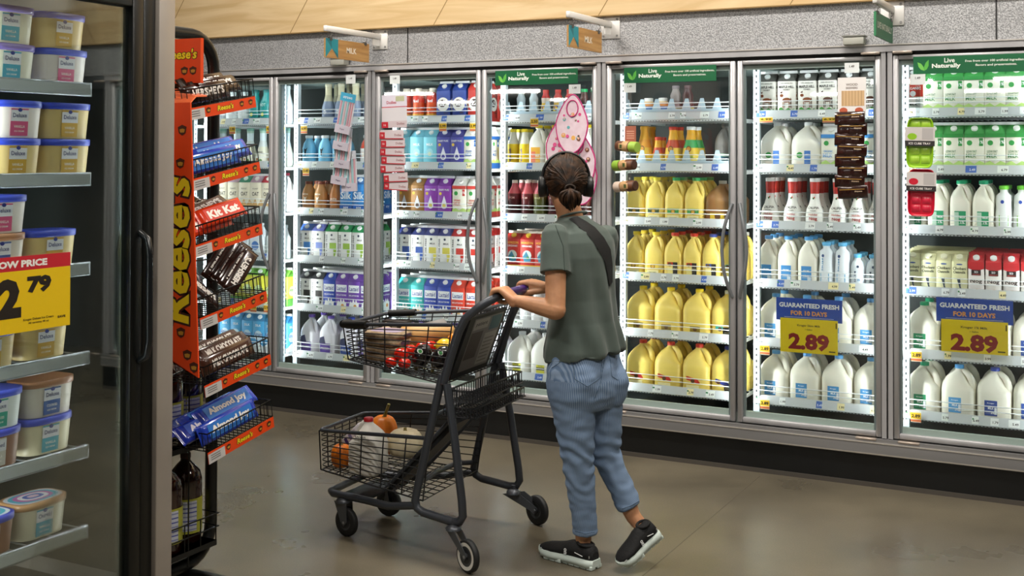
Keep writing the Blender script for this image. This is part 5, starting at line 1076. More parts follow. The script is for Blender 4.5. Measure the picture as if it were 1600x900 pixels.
m = MB(); m.poly([pp(.10, -.15, .0126), pp(.10, .13, .0126), pp(.92, .13, .0126), pp(.92, -.15, .0126)], mat('#6f6a66', .3))
m.poly([pp(.74, -.14, .0131), pp(.74, .0, .0131), pp(.90, .0, .0131), pp(.90, -.14, .0131)], mat('#a8a29c', .4)); m.text('patient', pp(.82, -.07, .0136), PY, PX, .022, '#3a3634', .11)
m.poly([pp(.68, .02, .0131), pp(.68, .12, .0131), pp(.90, .12, .0131), pp(.90, .02, .0131)], mat('#2b5a66', .4))
m.poly([pp(.28, -.14, .0131), pp(.28, -.03, .0131), pp(.70, -.03, .0131), pp(.70, -.14, .0131)], mat('#3c2c2c', .4))
m.poly([pp(.14, .0, .0131), pp(.14, .12, .0131), pp(.64, .12, .0131), pp(.64, .0, .0131)], mat('#a39e98', .4))
for k in range(7): m.poly([pp(.18+.06*k, .01, .0136), pp(.18+.06*k, .10, .0136), pp(.20+.06*k, .10, .0136), pp(.20+.06*k, .01, .0136)], mat('#77706a'))
m.build('advert', pn)
# small wire tray at the rear
def wbox(name, x0, x1, d0, d1, zs, n1, n2):
    m = MB()
    for j, z in enumerate(zs):
        g = .008*j; m.tube([cpt(x0-g*.4, d0-g*.5, z), cpt(x1+g*.6, d0-g*.5, z), cpt(x1+g*.6, d1+g*.5, z), cpt(x0-g*.4, d1+g*.5, z)], .0042 if j != 1 else .003, FRD, 6, True)
    for k in range(n1+1):
        d = d0+(d1-d0)*k/n1
        m.wire(cpt(x1, d, zs[0]), cpt(x1, d, zs[-1]), .0024, FRD, 4); m.wire(cpt(x0, d, zs[0]), cpt(x0, d, zs[-1]), .0024, FRD, 4); m.wire(cpt(x0, d, zs[-1]), cpt(x1, d, zs[-1]), .0024, FRD, 4)
    for k in range(n2+1):
        x = x0+(x1-x0)*k/n2
        for d in (d0, d1): m.wire(cpt(x, d, zs[0]), cpt(x, d, zs[-1]), .0024, FRD, 4)
        m.wire(cpt(x, d0, zs[-1]), cpt(x, d1, zs[-1]), .0024, FRD, 4)
    m.build(name, cart)
wbox('rear_tray', .885, .99, -.25, .235, (.676, .63), 22, 7); wbox('rear_tray', .86, 1.0, -.255, .24, (.61, .572), 22, 8)
m = MB(); A = [cpt(.535, -.17, .225), cpt(.535, -.02, .225), cpt(.86, -.02, .545), cpt(.86, -.17, .545)]; off = Vector((.02, 0, -.02))
m.poly(A, FRD); m.poly([p+off for p in A][::-1], FRD)
for i in range(4): m.poly([A[i], A[i]+off, A[(i+1) % 4]+off, A[(i+1) % 4]], FRD)
for d in (-.18, .16): m.cyl(cpt(.535, d, .215), cpt(.875, d, .56), .009, FR, 8)
m.build('sloping_flap', cart)
# base frame, cross tubes
m = MB(); m.tube([cpt(.745, -.272, .205), cpt(.60, -.255, .178), cpt(.46, -.20, .168), cpt(.27, -.172, .165), cpt(.245, -.15, .165), cpt(.245, .15, .165), cpt(.27, .172, .165), cpt(.46, .20, .168), cpt(.60, .255, .178), cpt(.745, .272, .205)], .0155, FR, 10); m.build('base_frame', cart)
m = MB(); m.tube([cpt(.745, -.272, .25), cpt(.70, -.18, .262), cpt(.69, 0, .265), cpt(.70, .18, .262), cpt(.745, .272, .25)], .011, FR, 10); m.build('cross_tube', cart)
m = MB(); m.cyl(cpt(.82, -.265, .57), cpt(.82, .265, .57), .009, FR, 8); m.build('cross_tube', cart)
m = MB(); m.rbox(.30, .44, YC-.16, YC+.10, .155, .168, FRD, .004, 1); m.build('base_plate', cart)
# casters
def caster(wx, wy, px_, py_, r, w, ztop, white, ang):
    c = Vector((wx, wy, r)); ax = Vector((math.cos(ang), math.sin(ang), 0)); fw = Vector((-ax.y, ax.x, 0))
    m = MB(); M = Matrix.Translation(c) @ Matrix((fw, Vector((0, 0, 1)), ax)).transposed().to_4x4()
    # fork: two cheeks and a top
    top = Vector((px_, py_, ztop))
    fk = mat('#5a5e64', .35, .5)
    for s in (-1, 1):
        o_ = ax*(s*(w/2+.004)); a = top+o_-Vector((0, 0, .012)); fdir = (Vector((wx, wy, 0))-Vector((px_, py_, 0)))
        f_ = fdir.normalized() if fdir.length > 1e-4 else fw
        pts = [a-f_*.034, a+f_*.034, c+o_+f_*.018+Vector((0, 0, .006)), c+o_+Vector((0, 0, -.016)), c+o_-f_*.018+Vector((0, 0, .002))]
        m.poly(pts, fk); m.poly([p+ax*(s*.003) for p in reversed(pts)], fk)
        for i in range(5): m.poly([pts[i], pts[(i+1) % 5], pts[(i+1) % 5]+ax*(s*.003), pts[i]+ax*(s*.003)], fk)
    m.tube([top-Vector((0, 0, .016)), top-Vector((0, 0, .004)), top+Vector((0, 0, .004))], [.032, .03, .012], fk, 14); m.cyl(top, top+Vector((0, 0, .02)), .01, FR, 8)
    m.cyl(c-ax*(w/2+.008), c+ax*(w/2+.008), .006, mat('#9a9da2', .3, .6), 8)
    cs = m.build('caster', cart)
    m = MB(); ri = .82 if white else .55; prof = [(-w/2, r*ri), (-w/2, r*.9), (-w/2+.004, r*.985), (0, r), (w/2-.004, r*.985), (w/2, r*.9), (w/2, r*ri)]
    rb = mat('#1b1c1d', .6); m.lathe(prof, rb, 28, cap=False); hub = mat('#d8d5cc' if white else '#3c3e40', .5)
    for s in (-1, 1): m.lathe([(s*w/2*.9, r*.60), (s*w/2*1.0, r*.84 if white else r*.6)][::s], hub, 28, cap=False); m.lathe([(s*w/2*.7, .002), (s*w/2*.7, r*.6)][::s], mat('#2a2b2d', .5), 28, cap=False)
    for s in (-1, 1): m.lathe([(s*w/2*.7, r*.42), (s*w/2*.9, r*.62)][::s], mat('#3c3e40', .5), 28, cap=False)
    m.lathe([(-w/2-.002, .013), (w/2+.002, .013)], mat('#3a3c3e', .4), 12); m.build('wheel', cs, M=M)
caster(1.016, -1.99, .925, -1.945, .064, .026, .155, True, math.radians(66)); caster(.985, -1.33, .905, -1.40, .064, .026, .158, False, math.radians(70))
caster(.345, -1.845, .325, -1.842, .06, .026, .155, False, math.radians(80)); caster(.345, -1.525, .31, -1.51, .06, .026, .155, False, math.radians(95))

# ---------------------------------------------------------------- groceries in the cart
def blob_lathe(m, c, prof, mt_, n=24, ribs=0, depth=.0, tilt=None):
    rings = []
    for z, r in prof:
        ring = []
        for k in range(n):
            a = 2*PI*k/n; rr = r*(1-depth*(abs(math.cos(ribs*a/2))**6 if ribs else 0)); v = Vector((rr*math.cos(a), rr*math.sin(a), z))
            if tilt: v = tilt @ v
            ring.append(Vector(c)+v)
        rings.append(ring)
    m.loft(rings, mt_)
def pumpkin(name, c, r, h, col, stem, lab, stem_tip, sticker=False, ribs=10, tilt=(0, 0)):
    t = thing(name, lab, 'pumpkin', c); T = Matrix.Rotation(tilt[0], 3, 'X') @ Matrix.Rotation(tilt[1], 3, 'Y')
    prof = [(h*(.5-.5*math.cos(PI*k/12))*(1) - (.012*h if 0 else 0), r*max(.12, math.sin(PI*k/12)**.62)) for k in range(13)]
    prof[-1] = (h*.93, r*.10); prof[-2] = (h*.985, r*.42); prof[0] = (0.002, r*.15)
    m = MB(); blob_lathe(m, (0, 0, 0), prof, noisy('rind_'+name, *col, 14, .42), 48, ribs, .07, T); m.build('rind', t)
    m = MB(); b = T @ Vector((0, 0, h*.9)); tip = Vector(stem_tip); m.tube([b, b*.6+(b+tip)*.4*.5+b*.2, b+tip*.55, b+tip], [.013, .009, .0065, .0075], noisy('stem_'+name, *stem, 40, .8), 8); m.build('stem', t)
    if sticker:
        m = MB(); d = (EYE-Vector(c)).normalized(); cc = Vector((d.x*r*.93-.012, d.y*r*.93, h*.62)); u = Vector((-d.y, d.x, 0)).normalized(); n_ = Vector((d.x, d.y, .35)).normalized(); v = n_.cross(u); cc += n_*.004
        m.poly([cc+u*(.02*math.cos(j*PI/8))+v*(.015*math.sin(j*PI/8)) for j in range(16)], '#e4e2ee'); m.text('LIL PUMP', cc+n_*.0006, u, v, .006, '#3a4a9a', .026); m.build('sticker', t)
    return t
pumpkin('pumpkin', (.335, -1.555, .275), .066, .175, ('#cf6a10', '#e0801a'), ('#6a6a34', '#948a50'), 'orange pumpkin with long curved stem at the back of the lower basket', (.028, .0, .07), True)
pumpkin('pumpkin', (.266, -1.775, .262), .046, .10, ('#cf6a10', '#de7c18'), ('#5a4c2a', '#7a6a3a'), 'small orange pumpkin in the front corner of the lower basket', (-.01, .0, .03))
pumpkin('white_pumpkin', (.50, -1.635, .300), .078, .125, ('#d8caa6', '#e4d8b8'), ('#7a7040', '#9a8c54'), 'cream white pumpkin beside the milk jug in the lower basket', (.0, 0, .016), False, 12)
t0 = PROTO['gal_plain'][0]
t = thing('milk_jug', 'white gallon milk jug with red cap in the lower cart basket', 'jug', (.412, -1.784, .262), math.radians(186))
for ch in t0.children:
    if ch.name.startswith('label'): continue
    c_ = ch.copy(); COL.objects.link(c_); c_.parent = t
    if ch.name.startswith('cap'):
        c_.data = ch.data.copy(); c_.data.materials.clear(); c_.data.materials.append(mat('#b81e26', .35))
t.scale = (.95, .95, .93)
m = MB(); m.text('KROGER', (0, .0755, .175), (-1, 0, 0), (0, 0, 1), .01, '#4a4a4a'); m.build('print', t)
t = thing('cream_carton', 'white carton with purple print lying tilted in the lower basket', 'carton', (.285, -1.675, .375)); t.rotation_euler = (0, math.radians(50), math.radians(-12)); t.scale = (.72, .8, .85)
m = MB(); m.rbox(-.045, .045, -.045, .045, -.10, .08, mat('#dcd9e0', .4), .004, 2); m.loft([[Vector((-.045, -.045, .08)), Vector((.045, -.045, .08)), Vector((.045, .045, .08)), Vector((-.045, .045, .08))], [Vector((-.04, -.004, .115)), Vector((.04, -.004, .115)), Vector((.04, .004, .115)), Vector((-.04, .004, .115))]], mat('#d8d4de', .4), True, False); m.build('carton_body', t)
m = MB()
for zz, c_ in ((-.06, '#4a3a7a'), (-.02, '#8a88b8'), (.02, '#c9c4d4')): m.poly([(-.0456, -.035, zz), (-.0456, .035, zz), (-.0456, .035, zz+.022), (-.0456, -.035, zz+.022)][::-1], c_); m.poly([(-.035, -.0456, zz), (.035, -.0456, zz), (.035, -.0456, zz+.022), (-.035, -.0456, zz+.022)], c_)
m.build('print', t)
# upper basket
RED = mat('#c8200e', .18, coat=.6)
def tomato(c, r, lab):
    t = thing('tomato', lab, 'tomato', c, 0, 'red tomatoes in the upper basket'); m = MB(); blob_lathe(m, (0, 0, 0), [(r*(-.82+1.62*(.5-.5*math.cos(PI*k/10))), r*max(.1, math.sin(PI*k/10)**.7)) for k in range(11)], RED, 24, 5, .03); m.build('fruit', t)
    m = MB()
    for k in range(5): a = k*2*PI/5; m.poly([(0, 0, r*.84), (r*.45*math.cos(a-.2), r*.45*math.sin(a-.2), r*.84), (r*.6*math.cos(a), r*.6*math.sin(a), r*.78), (r*.45*math.cos(a+.2), r*.45*math.sin(a+.2), r*.84)], '#4a6a24')
    m.build('calyx', t)
def tw(px, py, d): # a point in the basket seen at a pixel, on the vertical plane d from the middle
    return at_y(px, py, YC+d)
for k, (px, py, d, r, lb) in enumerate(((627, 553, -.13, .032, 'large red tomato in the middle of the upper basket'), (611, 566, -.16, .026, 'red tomato lowest and nearest the basket front'), (632, 568, -.17, .027, 'red tomato lowest beside the dark eggplant'), (640, 547, -.06, .03, 'red tomato behind the large one'), (660, 543, -.04, .03, 'red tomato behind the dark eggplant'), (672, 541, .0, .03, 'red tomato under the tan squash'))):
    tomato(tw(px, py, d), r, lb)
def ellip(name, part, c, rx, ry, rz, mt_, rot, lab, cat):
    t = thing(name, lab, cat, c); t.rotation_euler = rot; m = MB(); m.ball((0, 0, 0), rx, ry, rz, mt_, 24, 14); m.build(part, t); return t
SQ = noisy('squash_skin', '#c99a5a', '#d8ae70', 12, .45)
t = thing('butternut_squash', 'tan butternut squash lying across the upper basket', 'squash', tw(668, 522, .06)); t.rotation_euler = (0, math.radians(82), math.radians(10))
m = MB(); m.lathe([(-.13, .004), (-.125, .035), (-.10, .052), (-.06, .055), (-.02, .045), (.03, .036), (.08, .036), (.115, .03), (.125, .012)], SQ, 24); m.build('rind', t); m = MB(); m.cyl((0, 0, .122), (0, .003, .145), .008, '#8a7440', 8); m.build('stem', t)
t = ellip('onion', 'bulb', tw(630, 528, .02), .04, .04, .038, mat('#d8b48a', .4), (0, 0, 0), 'pale yellow onion beside the squash', 'onion'); m = MB(); m.cyl((0, 0, .034), (.004, 0, .052), .006, '#b08a58', 8, .002); m.build('stem', t)
t = ellip('garlic', 'bulb', tw(603, 520, .03), .038, .036, .028, mat('#d9c3a6', .5), (0, 0, 0), 'pale garlic bulb on the packet stack', 'garlic'); m = MB(); m.cyl((0, 0, .024), (0, 0, .045), .007, '#c9b08a', 8, .004); m.build('stem', t)
t = ellip('lemon', 'fruit', tw(697, 541, -.04), .045, .034, .034, mat('#eec020', .3, coat=.3), (0, 0, .3), 'yellow fruit above the second eggplant', 'fruit'); m = MB(); m.cyl((-.043, 0, 0), (-.052, 0, 0), .006, '#8a8a3a', 8); m.build('stem', t)
t = ellip('orange_pepper', 'fruit', tw(708, 536, -.02), .03, .03, .045, mat('#e88a1c', .3, coat=.4), (.2, .3, 0), 'orange pepper against the seat grid', 'pepper'); m = MB(); m.cyl((0, 0, .042), (.004, 0, .058), .005, '#5a7a2a', 8); m.build('stem', t)
EG = mat('#1c1518', .2, coat=.6)
for k, (px, py, d, lb) in enumerate(((659, 556, -.11, 'dark eggplant with round sticker left of the yellow fruit'), (690, 558, -.11, 'dark eggplant with round sticker beside the cart upright'))):
    t = thing('eggplant', lb, 'eggplant', tw(px, py, d), 0, 'dark eggplants in the upper basket'); t.rotation_euler = (.3, .45+.2*k, .5)
    m = MB(); m.lathe([(-.05, .014), (-.044, .028), (-.02, .037), (.01, .038), (.035, .032), (.05, .016)], EG, 20); m.build('fruit', t)
    m = MB(); m.lathe([(-.062, .006), (-.054, .016), (-.04, .027)], noisy('calyx_olive%d' % k, '#5a5430', '#7a7248', 60, .9), 10); m.cyl((0, 0, -.055), (.006, -.004, -.078), .007, '#6a6238', 8); m.build('calyx', t)
    m = MB(); n_ = (Matrix.Rotation(0, 3, 'X') @ Vector((.3, -.9, .45))).normalized(); c0 = n_*.039; u = n_.cross(Vector((0, 0, 1))).normalized(); v = u.cross(n_)
    inv = t.rotation_euler.to_matrix().inverted(); n_ = inv @ Vector((.2, -.9, .4)).normalized(); u = n_.cross(Vector((0, 0, 1))).normalized(); v = u.cross(n_); c0 = n_*.0385+Vector((0, 0, .012))
    m.poly([c0+n_*.002+u*(.014*math.cos(j*PI/6))+v*(.010*math.sin(j*PI/6)) for j in range(12)], '#e8ece4'); m.poly([c0+n_*.0026+u*(.009*math.cos(j*PI/6)-.002)+v*(.007*math.sin(j*PI/6)) for j in range(12)], '#3f8a4a'); m.build('sticker', t)
# stack of flat packets
NET = noisy('flat_packet', '#8a7458', '#b8a284', 50, .4, 0, .3)
for k in range(4):
    c = tw(594+2*(k % 2), 583-15*k, -.08); t = thing('flatbread_packet', ['lowest', 'second', 'third', 'top'][k]+' flat packet in the stack at the upper basket front', 'packet', (c.x+.03, c.y+.01, .738+.031*k), .1*(k % 2)-.05, 'flat packets in the upper basket')
    m = MB(); rg = [squash_ring(0, 0, .092*q, .078*q, z, .55, 28) for z, q in ((0, .9), (.004, 1), (.022, 1), (.028, .92))]; m.loft(rg, NET); m.build('packet', t)
    m = MB(); m.poly([(p.x, p.y, .0286) for p in squash_ring(0, 0, .072, .056, 0, .5, 20)], mat('#a898b0' if k == 3 else '#5a463a', .3)); m.poly([(0.0923, -.03, .006), (0.0923, .03, .006), (0.0923, .03, .02), (0.0923, -.03, .02)], '#4a3a50'); m.build('label', t)
t = thing('dark_box', 'black box standing at the far front of the upper basket', 'box', (.40, -1.55, .735), .2); m = MB(); m.rbox(-.06, .06, -.03, .03, 0, .14, mat('#1c1613', .35), .003, 2); m.build('box_body', t); m = MB(); m.poly([(-.012, -.0306, .09), (.012, -.0306, .09), (.012, -.0306, .12), (-.012, -.0306, .12)], '#8a8478'); m.build('label', t)
t = thing('paper_bag', 'grey paper packet leaning behind the squash in the upper basket', 'bag', tw(683, 520, .18)); t.rotation_euler = (0, -.25, .2); m = MB(); m.loft([[Vector((x*a, y*b, z)) for x, y in ((-1, -1), (1, -1), (1, 1), (-1, 1))] for z, a, b in ((-.05, .05, .02), (.0, .055, .024), (.04, .05, .012), (.055, .045, .002))], mat('#8f8c8a', .7)); m.build('bag', t)
# squash shop sticker
# ================================================================ the shopper
def tapered(m, a, b, ra, rb, n=14, k=5, mt_='#888888'):
    a, b = Vector(a), Vector(b); ax = (b-a); L = ax.length; ax.normalize()
    up = Vector((0, 0, 1)) if abs(ax.z) < .9 else Vector((1, 0, 0)); u = ax.cross(up).normalized(); v = ax.cross(u); R = []
    for i in range(k): t = PI/2*(1-i/k); c = a-ax*(ra*math.sin(t)); r = ra*math.cos(t); R.append((c, max(r, .0004)))
    R.append((a, ra)); R.append((b, rb))
    for i in range(1, k+1): t = PI/2*i/k; c = b+ax*(rb*math.sin(t)); R.append((c, max(rb*math.cos(t), .0004)))
    m.loft([[c+u*(r*math.cos(2*PI*j/n))+v*(r*math.sin(2*PI*j/n)) for j in range(n)] for c, r in R], mt_)
def ellipse_ring(c, U, Vv, a, b, n=36, p=1.0):
    out = []
    for k in range(n):
        t = 2*PI*(k+.5)/n; ca, sa = math.cos(t), math.sin(t)
        if p != 1: ca = math.copysign(abs(ca)**p, ca); sa = math.copysign(abs(sa)**p, sa)
        out.append(Vector(c)+U*(a*ca)+Vv*(b*sa))
    return out
def solidify_union(m, voxel, smooth, name, mats, parent, disp=None, assign=None):
    """melt the overlapping pieces of m into one continuous surface"""
    me = bpy.data.meshes.new('tmp'); me.from_pydata(m.v, [], m.f); me.update()
    o = bpy.data.objects.new('tmp', me); COL.objects.link(o)
    r = o.modifiers.new('r', 'REMESH'); r.mode = 'VOXEL'; r.voxel_size = voxel; r.use_smooth_shade = True
    s = o.modifiers.new('s', 'SMOOTH'); s.iterations = smooth; s.factor = .5
    bpy.context.view_layer.update()
    out = bpy.data.meshes.new_from_object(o.evaluated_get(bpy.context.evaluated_depsgraph_get())); bpy.data.objects.remove(o)
    out.name = name
    if disp:
        out.update(); N = [v.normal.copy() for v in out.vertices]
        for v, n in zip(out.vertices, N): v.co = disp(v.co, n)
        out.update()
    out.materials.clear()
    for mm in mats: out.materials.append(mm)
    for p in out.polygons: p.use_smooth = True; p.material_index = assign(p.center) if assign else 0
    q = bpy.data.objects.new(name, out); COL.objects.link(q); q.parent = parent
    return q
SDIR = Vector((.25, .97, 0)).normalized(); FDIR = Vector((-.97, .25, 0)).normalized(); UP = Vector((0, 0, 1))
per = thing('person', 'woman seen from behind in green shirt, striped jeans and headphones, pushing the cart', 'person')
def J(px, py, y): return at_y(px, py, y)
shL = J(868, 368, -1.80); shR = J(946, 372, -1.53); elL = J(868, 484, -1.87); wrL = J(808, 470, -1.865); elR = J(925, 470, -1.42); wrR = J(856, 449, -1.585)
neck = J(895, 345, -1.655); headc = J(884, 287, -1.655)
hipC = J(912, 575, -1.66); hL = J(893, 600, -1.735); hR = J(938, 600, -1.59); knL = J(903, 712, -1.725); anL = J(912, 846, -1.69)
knR = J(945, 708, -1.585); anR = J(989, 806, -1.57)
SKIN = nodes_of('skin'); SK = SKIN[0]; _b = SKIN[4]
_tc = SKIN[2].new('ShaderNodeTexCoord'); _n = SKIN[2].new('ShaderNodeTexNoise'); _n.inputs['Scale'].default_value = 18; _n.inputs['Detail'].default_value = 5
_r = SKIN[2].new('ShaderNodeValToRGB'); _r.color_ramp.elements[0].color = rgb('#b5805c'); _r.color_ramp.elements[1].color = rgb('#c8936c'); _r.color_ramp.elements[0].position = .35; _r.color_ramp.elements[1].position = .65
SKIN[3].new(_tc.outputs['Object'], _n.inputs['Vector']); SKIN[3].new(_n.outputs[0], _r.inputs[0]); SKIN[3].new(_r.outputs[0], _b.inputs['Base Color'])
_b.inputs['Roughness'].default_value = .5; _b.inputs['Subsurface Weight'].default_value = .12; _b.inputs['Subsurface Radius'].default_value = (.01, .004, .002); _b.inputs['Subsurface Scale'].default_value = .4
# head frame
HS = Vector((.87, .49, 0)).normalized(); HF = Vector((-.49, .87, -.06)).normalized(); HU = HS.cross(HF).normalized()
if HU.z < 0: HU = -HU
def hd(s, f, u): return headc+HS*s+HF*f+HU*u
b = MB()
# skull, jaw, neck
R = []
for u, a, f0, f1 in ((-.105, .022, .07, .085), (-.095, .040, .035, .095), (-.075, .052, .0, .098), (-.05, .060, -.045, .100), (-.02, .069, -.075, .098), (.01, .074, -.088, .096), (.04, .076, -.092, .094), (.07, .070, -.082, .082), (.092, .055, -.062, .058), (.105, .034, -.036, .032), (.110, .01, -.01, .008)):
    R.append(ellipse_ring(hd(0, (f0+f1)/2, u), HS, HF, a, (f1-f0)/2, 28))
b.loft(R, SK)
tapered(b, hd(0, .092, -.03), hd(0, .112, -.048), .008, .011); tapered(b, hd(0, .10, -.085), hd(0, .098, -.083), .014, .012)     # nose, chin
for s in (-1, 1):
    tapered(b, hd(s*.018, .090, -.068), hd(0, .098, -.067), .006, .007); tapered(b, hd(s*.034, .085, .02), hd(s*.012, .094, .022), .006, .006)   # lips, brow
    tapered(b, hd(s*.045, .07, -.03), hd(s*.05, .03, -.04), .016, .016)
    b.loft([ellipse_ring(hd(s*q, -.002, -.018), HF, HU, a, c_, 14) for q, a, c_ in ((.066, .012, .024), (.076, .016, .030), (.082, .014, .026))], SK)
tapered(b, hd(0, -.015, -.07), neck+Vector((0, 0, -.02)), .05, .054)
# trunk under the clothes
for z, a, d in ((.02, .10, .07),): pass
sp = [neck+Vector((0, 0, -.03)), (shL+shR)/2+Vector((0, 0, -.05)), (shL+shR)/2*.5+hipC*.5, hipC]
tapered(b, sp[0], sp[1], .055, .085); tapered(b, sp[1], sp[2], .09, .085); tapered(b, sp[2], sp[3], .085, .10)
for s_, sh in ((-1, shL), (1, shR)): tapered(b, sp[1]+Vector((0, 0, .03)), sh+Vector((0, 0, -.01)), .05, .042)
# arms
tapered(b, shL, elL, .045, .0385); tapered(b, elL, elL*.55+wrL*.45, .040, .034); tapered(b, elL*.55+wrL*.45, wrL, .034, .0235)
tapered(b, shR, elR, .043, .038); tapered(b, elR, wrR, .038, .024)
# legs
for h_, k_, a_ in ((hL, knL, anL), (hR, knR, anR)):
    tapered(b, h_, k_, .075, .05); tapered(b, k_, k_*.6+a_*.4, .05, .046); tapered(b, k_*.6+a_*.4, a_, .046, .031)
# feet inside the shoes
tapered(b, anL, Vector((anL.x+.004, anL.y, .052)), .031, .026); tapered(b, Vector((anL.x-.005, anL.y, .052)), Vector((anL.x-.115, anL.y+.030, .042)), .020, .009)
tapered(b, anR, J(1006, 828, -1.565), .031, .028); 
# hands on the bar (bar runs sideways through BC)
def hand(wr, yk, sgn, bar):
    """palm over the bar, four fingers curled over its far side, thumb under"""
    B = Vector(bar)
    kn = []
    for i in range(4):
        y = yk+(i-1.5)*.0195*sgn
        kn.append(Vector((B.x+.006+(.004 if i == 3 else 0), y, B.z+.030-(.003 if i in (0, 3) else 0))))
    for i in range(4):      # metacarpals melt into a palm
        w0 = wr+Vector((-.012, (i-1.5)*.010*sgn, .003)); tapered(b, w0, kn[i]+Vector((.012, 0, .0)), .0165, .0125, 10, 3)
        w0 = wr+Vector((-.012, (i-1.5)*.010*sgn, -.012)); tapered(b, w0, kn[i]+Vector((.03, 0, -.018)), .014, .010, 10, 3)
    ln = (.86, 1.0, .96, .80)
    for i in range(4):
        k = kn[i]; L = ln[i]; y = k.y
        p1 = Vector((k.x-.032*L, y, k.z-.006)); p2 = Vector((p1.x-.008, y, p1.z-.026*L)); p3 = Vector((p2.x+.014, y, p2.z-.018*L))
        tapered(b, k, p1, .0100, .0090, 10, 3); tapered(b, p1, p2, .0090, .0080, 10, 3); tapered(b, p2, p3, .0080, .0068, 10, 3)
    t0 = wr+Vector((-.02, .020*sgn*-1 if False else sgn*-.022, -.012)); t1 = Vector((B.x+.030, yk-sgn*.040, B.z-.012)); t2 = Vector((B.x+.004, yk-sgn*.040, B.z-.028)); t3 = Vector((B.x-.018, yk-sgn*.032, B.z-.026))
    tapered(b, t0, t1, .014, .012, 10, 3); tapered(b, t1, t2, .0115, .010, 10, 3); tapered(b, t2, t3, .010, .0082, 10, 3)
gripL = cpt(1.080, -.19, 1.050); gripR = cpt(1.083, .075, 1.053)
hand(wrL, gripL.y, -1, gripL); hand(wrR, gripR.y, 1, gripR)
body = solidify_union(b, .0036, 4, 'body', [SK], per)

# ---------------------------------------------------------------- jeans
JE = nodes_of('striped_denim'); JM, jn, jl, jb = JE[0], JE[2], JE[3], JE[4]
_tc = jn.new('ShaderNodeTexCoord'); _sp = jn.new('ShaderNodeSeparateXYZ'); jl.new(_tc.outputs['Object'], _sp.inputs[0])
_at = jn.new('ShaderNodeAttribute'); _at.attribute_name = 'around'
_m1 = jn.new('ShaderNodeMath'); _m1.operation = 'MULTIPLY'; _m1.inputs[1].default_value = 1.0; jl.new(_at.outputs['Fac'], _m1.inputs[0])
_s = jn.new('ShaderNodeMath'); _s.operation = 'SINE'; jl.new(_m1.outputs[0], _s.inputs[0])
_rp = jn.new('ShaderNodeValToRGB'); _rp.color_ramp.elements[0].position = .30; _rp.color_ramp.elements[1].position = .75; _rp.color_ramp.elements[0].color = rgb('#627b9b'); _rp.color_ramp.elements[1].color = rgb('#8ba0bc')
_mr = jn.new('ShaderNodeMapRange'); _mr.inputs['From Min'].default_value = -1; jl.new(_s.outputs[0], _mr.inputs[0]); jl.new(_mr.outputs[0], _rp.inputs[0])
_n = jn.new('ShaderNodeTexNoise'); _n.inputs['Scale'].default_value = 9; _n.inputs['Detail'].default_value = 6; jl.new(_tc.outputs['Object'], _n.inputs['Vector'])
_r2 = jn.new('ShaderNodeValToRGB'); _r2.color_ramp.elements[0].color = (.75, .77, .8, 1); _r2.color_ramp.elements[1].color = (1.1, 1.1, 1.08, 1); jl.new(_n.outputs[0], _r2.inputs[0])
_mx = jn.new('ShaderNodeMix'); _mx.data_type = 'RGBA'; _mx.blend_type = 'MULTIPLY'; _mx.inputs['Factor'].default_value = 1; jl.new(_rp.outputs[0], _mx.inputs['A']); jl.new(_r2.outputs[0], _mx.inputs['B']); jl.new(_mx.outputs['Result'], jb.inputs['Base Color'])
jb.inputs['Roughness'].default_value = .85
b = MB()
hemL = J(914, 832, -1.69); hemR = J(984, 792, -1.572)
for h_, k_, e_, r in ((hL, knL, hemL, (.096, .064, .058, .049)), (hR, knR, hemR, (.092, .060, .053, .046))):
    tapered(b, h_+Vector((0, 0, -.01)), k_, r[0], r[1], 24); tapered(b, k_, k_*.55+e_*.45, r[1], r[2], 24)
    a_ = k_*.55+e_*.45; ax = (e_-a_).normalized(); up = Vector((0, 1, 0)); u = ax.cross(up).normalized(); v = ax.cross(u)
    b.loft([ellipse_ring(a_+(e_-a_)*t, u, v, rr, rr, 24) for t, rr in ((-.1, r[2]), (0, r[2]), (.5, (r[2]+r[3])/2), (1, r[3]))], SK)
wz = J(912, 535, -1.66).z
# seat and waist rings
for z_, cx_, a, d in (): pass
RR = []
for py, px, a, d in ((530, 911, .135, .095), (548, 912, .155, .108), (570, 914, .170, .122), (595, 915, .176, .128), (615, 915, .172, .124), (635, 913, .15, .105)):
    RR.append(ellipse_ring(J(px, py, -1.66), SDIR, FDIR, a, d, 36, .9))
b.loft(RR, SK)
for s_, h_ in ((-1, hL), (1, hR)):       # seat
    tapered(b, h_-FDIR*.050+Vector((0, 0, .02)), h_-FDIR*.046+Vector((0, 0, -.02)), .075, .07, 20)
def jeans_disp(co, n):
    k = 0
    for kn_, amp in ((knL, .0035), (knR, .0035)):
        d = (co-kn_); w_ = math.exp(-(d.z/.12)**2); k += amp*w_*math.sin(co.z*110+co.x*60*(1 if amp else 0)+7*noise.noise(co*9))*.6
    k += .006*noise.noise(Vector((co.x*9, co.y*9, co.z*5)))+.003*noise.noise(Vector((co.x*20, co.y*20, co.z*40)))
    for e_ in (hemL, hemR):
        if (co-e_).length < .10 and abs(co.z-e_.z) < .014: k += .0025
    return co+n*k
jeans = solidify_union(b, .0055, 3, 'jeans', [JM], per, jeans_disp)
